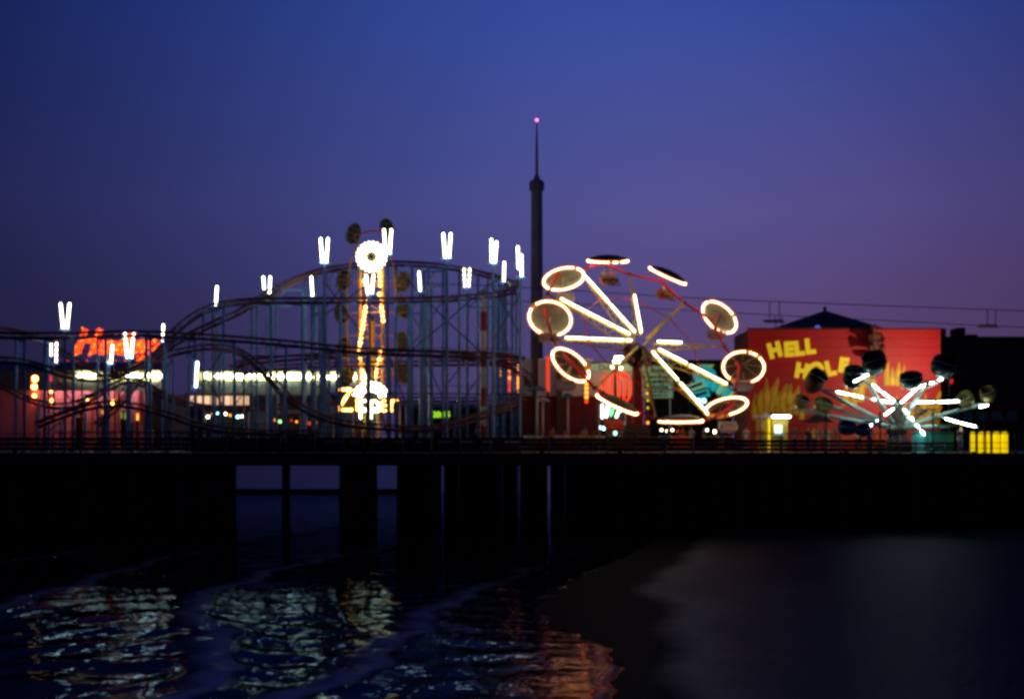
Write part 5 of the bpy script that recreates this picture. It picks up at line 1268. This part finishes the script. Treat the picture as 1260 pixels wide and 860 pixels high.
obj('canopy', MB().lathe([(0.02, zt + 0.15), (0.5, zt - 0.05), (1.1, zt - 0.42), (1.08, zt - 0.47), (0.5, zt - 0.1), (0.02, zt + 0.08)], 8, (b.x, D, 0)), 'cloth_navy', um)
obj('pole', MB().tube([b, (b.x, D, zt + 0.1)], 0.04, 6), 'pole_white', um)
obj('table_top', MB().lathe([(0.05, DECK + 0.72), (0.5, DECK + 0.72), (0.5, DECK + 0.76), (0.05, DECK + 0.76)], 14, (b.x, D, 0)), 'seat_white', um)
folk = [(918, 91, 0, 'shirt_white', 'khaki', 2.8, 'person in white shirt beside the dark flank of the red hall'), (994, 92.2, 1, 'shirt_dark', 'denim', 0.6, 'person in dark top at the umbrella table'), (1002, 91.8, 0, 'shirt_yellow', 'denim', -0.4, 'person in yellow top under the navy umbrella'),
        (1013, 92.6, 1, 'shirt_white', 'denim', 0.9, 'person in white top and jeans under the navy umbrella'), (1020, 91.6, 0, 'shirt_white', 'shirt_white', 1.6, 'person all in white beside the navy umbrella'), (1027, 92.4, 0, 'shirt_pink', 'khaki', -1.2, 'person in pink top right of the navy umbrella'),
        (1057, 90.6, 1, 'shirt_white', 'denim', 2.4, 'person in white top behind the blue tubs'), (840, 95, 0, 'shirt_orange', 'denim', 0.3, 'person in orange top behind the parasol wheel'), (851, 96, 1, 'shirt_white', 'khaki', -0.8, 'person in white top behind the parasol wheel, beside one in orange'),
        (866, 95.5, 0, 'shirt_pink', 'denim', 1.1, 'person in pink top near the foot of the parasol wheel'), (822, 96.5, 0, 'shirt_blue', 'khaki', 2.0, 'person in blue top behind the parasol wheel'), (1182, 84.5, 1, 'shirt_dark', 'denim', 0.2, 'person in dark top by the teal panels'),
        (1070, 82.6, 0, 'shirt_pink', 'denim', 2.9, 'person in pink top standing at the foot of the spider ride'), (1095, 82.3, 1, 'shirt_dark', 'khaki', 0.4, 'person in dark top and khakis at the foot of the spider ride'),
        (978, 88, 0, 'shirt_blue', 'denim', 1.2, 'person in blue top between the ticket booth and the umbrella'), (936, 89, 1, 'shirt_orange', 'khaki', -0.6, 'person in orange top waiting at the ticket booth'), (750, 95, 0, 'shirt_yellow', 'denim', 0.2, 'person in yellow top at the neon entrance'),
        (764, 96, 1, 'shirt_white', 'denim', -0.5, 'person in white top and jeans at the neon entrance'), (680, 92, 0, 'shirt_orange', 'denim', 0.8, 'person in orange top beside the low children ride'), (720, 92.4, 1, 'shirt_white', 'khaki', 2.2, 'person in white top and khakis beside the low children ride'),
        (888, 94, 0, 'shirt_blue', 'shirt_white', 0.1, 'person in blue top and white trousers by the pale counter'), (185, 92.5, 0, 'shirt_white', 'shirt_white', 0.5, 'person in pale clothes on the coaster platform'), (300, 112, 1, 'shirt_dark', 'denim', 1.5, 'person in dark top at the lit snack window')]
for px, D, pose, sh, lg, rz_, lab in folk:
    person((X(px, D), D, DECK + 0.002), rz_, pose, sh, lg, lab, 0.97 + 0.07 * rng.random())
# low dark ride fences behind the railing
def low_fence(px0, px1, D, h_, label, m_='dark_wall'):
    t = thing('ride_fence', label, 'fence', (X((px0 + px1) / 2, D), D, DECK))
    n_ = max(2, round((px1 - px0) * D / F / 0.9)); xs = np.linspace(X(px0, D), X(px1, D), n_ + 1)
    for i in range(n_):
        for j in range(3): obj('slat', MB().slab(xs[i] + 0.05, xs[i + 1] - 0.03, D, D + 0.03, DECK + 0.12 + j * h_ / 3, DECK + 0.08 + (j + 1) * h_ / 3 - 0.03), m_, t)
        obj('post', MB().slab(xs[i] - 0.03, xs[i] + 0.03, D - 0.03, D + 0.05, DECK, DECK + h_ + 0.15), 'dark_steel', t)
low_fence(905, 1090, 81.5, 0.75, 'low dark slatted fence in front of the ticket booth and red hall')
low_fence(1092, 1180, 80.8, 0.55, 'low dark slatted fence in front of the spider ride', 'dark_wall')
low_fence(640, 905, 82.5, 0.85, 'low dark slatted fence in front of the parasol wheel', 'dark_wall')
low_fence(-60, 645, 84.0, 0.9, 'long low dark slatted fence in front of the roller coaster', 'dark_wall')
# small lit counters behind the parasol wheel
for px0, px1, D, lab, wl in ((812, 836, 101, 'dim counter behind the parasol wheel with dark red front', 'maroon'), (868, 900, 99, 'pale counter near the right parasols', 'maroon')):
    t = thing('counter_stand', lab, 'counter', (X(px0, D), D, DECK))
    obj('front', MB().slab(X(px0, D), X(px1, D), D, D + 0.5, DECK + 0.004, DECK + 1.05), wl, t)
    obj('top', MB().slab(X(px0 - 1, D), X(px1 + 1, D), D - 0.1, D + 0.6, DECK + 1.055, DECK + 1.12), 'seat_white', t)
    for j in range(4):
        px = px0 + 2 + (px1 - px0 - 4) * j / 3; c = P(px, 529 + 2 * (j % 2), D + 0.1)
        lm = obj('counter_lamp', MB().ball(c, 0.10), ('lamp_white', 'bulb_warm', 'lamp_white', 'neon_red')[j], t, True)
        obj('lamp_stem', MB().tube([(c.x, c.y, DECK + 1.12), c], 0.03, 5), 'dark_steel', lm)

# ------------------------------------------------------------------ chair lift
D = 103.0
pyl = thing('lift_pylon', 'slim blue pylon carrying the chair lift cables behind the coaster', 'pylon', (X(530, D + 1), D + 1, DECK))
obj('mast', MB().tube([(X(530, D + 1), D + 1, DECK), P(530, 346, D + 1)], [0.22, 0.14], 8), 'blue_steel', pyl)
obj('cross_arm', MB().beam((X(530, D + 1), D - 1.8, Z(349, D)), (X(530, D + 1), D + 3.8, Z(349, D)), 0.18), 'blue_steel', pyl)
ca = [P(530, 349, D), P(640, 353.5, D), P(860, 367, D), P(1040, 374.5, D), P(1218, 381, D), P(1330, 385, D)]
cb = [P(530, 366, D + 3.5), P(690, 373, D + 3.5), P(900, 385, D + 3.5), P(1060, 393, D + 3.5), P(1218, 401, D + 3.5), P(1330, 406, D + 3.5)]
single('lift_cable', MB().tube(spline(ca, 6), 0.035, 5), 'dark_steel', 'upper chair lift cable strung across the sky with two hanging chairs', 'cable', 'chair lift cables', loc=ca[0])
single('lift_cable', MB().tube(spline(cb, 6), 0.03, 5), 'dark_steel', 'lower chair lift cable strung across the sky', 'cable', 'chair lift cables', loc=cb[0])
def chair(px, ycab, yseat, label, hx):
    c = P(px, ycab, D); t = thing('lift_chair', label, 'chair lift seat', P(px, yseat + 3, D), 'chair lift seats')
    for h_ in hx: obj('hanger', MB().tube([P(px + h_, ycab + h_ * 0.04, D), P(px + h_, yseat - 1, D)], 0.035, 5), 'dark_steel', t)
    s0 = P(px, yseat, D); prof = [(-0.95, 0.12), (-0.7, -0.08), (0.7, -0.08), (0.95, 0.08), (0.72, 0.02), (-0.68, 0.02)]
    obj('seat', MB().prism([(s0.x + a_, s0.z + b_) for a_, b_ in prof], D - 0.35, D + 0.2), 'seat_white', t)
    obj('back', MB().slab(s0.x - 0.75, s0.x + 0.75, D + 0.21, D + 0.26, s0.z + 0.03, s0.z + 0.2), 'seat_white', t)
chair(953, 371, 396, 'chair lift seat hanging above the HELL lettering end of the red hall', (-6, 6))
chair(1216, 381, 402, 'chair lift seat hanging above the dark flat roofed block', (-1, 9))
chair(958, 389.5, 417, 'lower chair lift seat passing in front of the red wall top', (-4, 4))
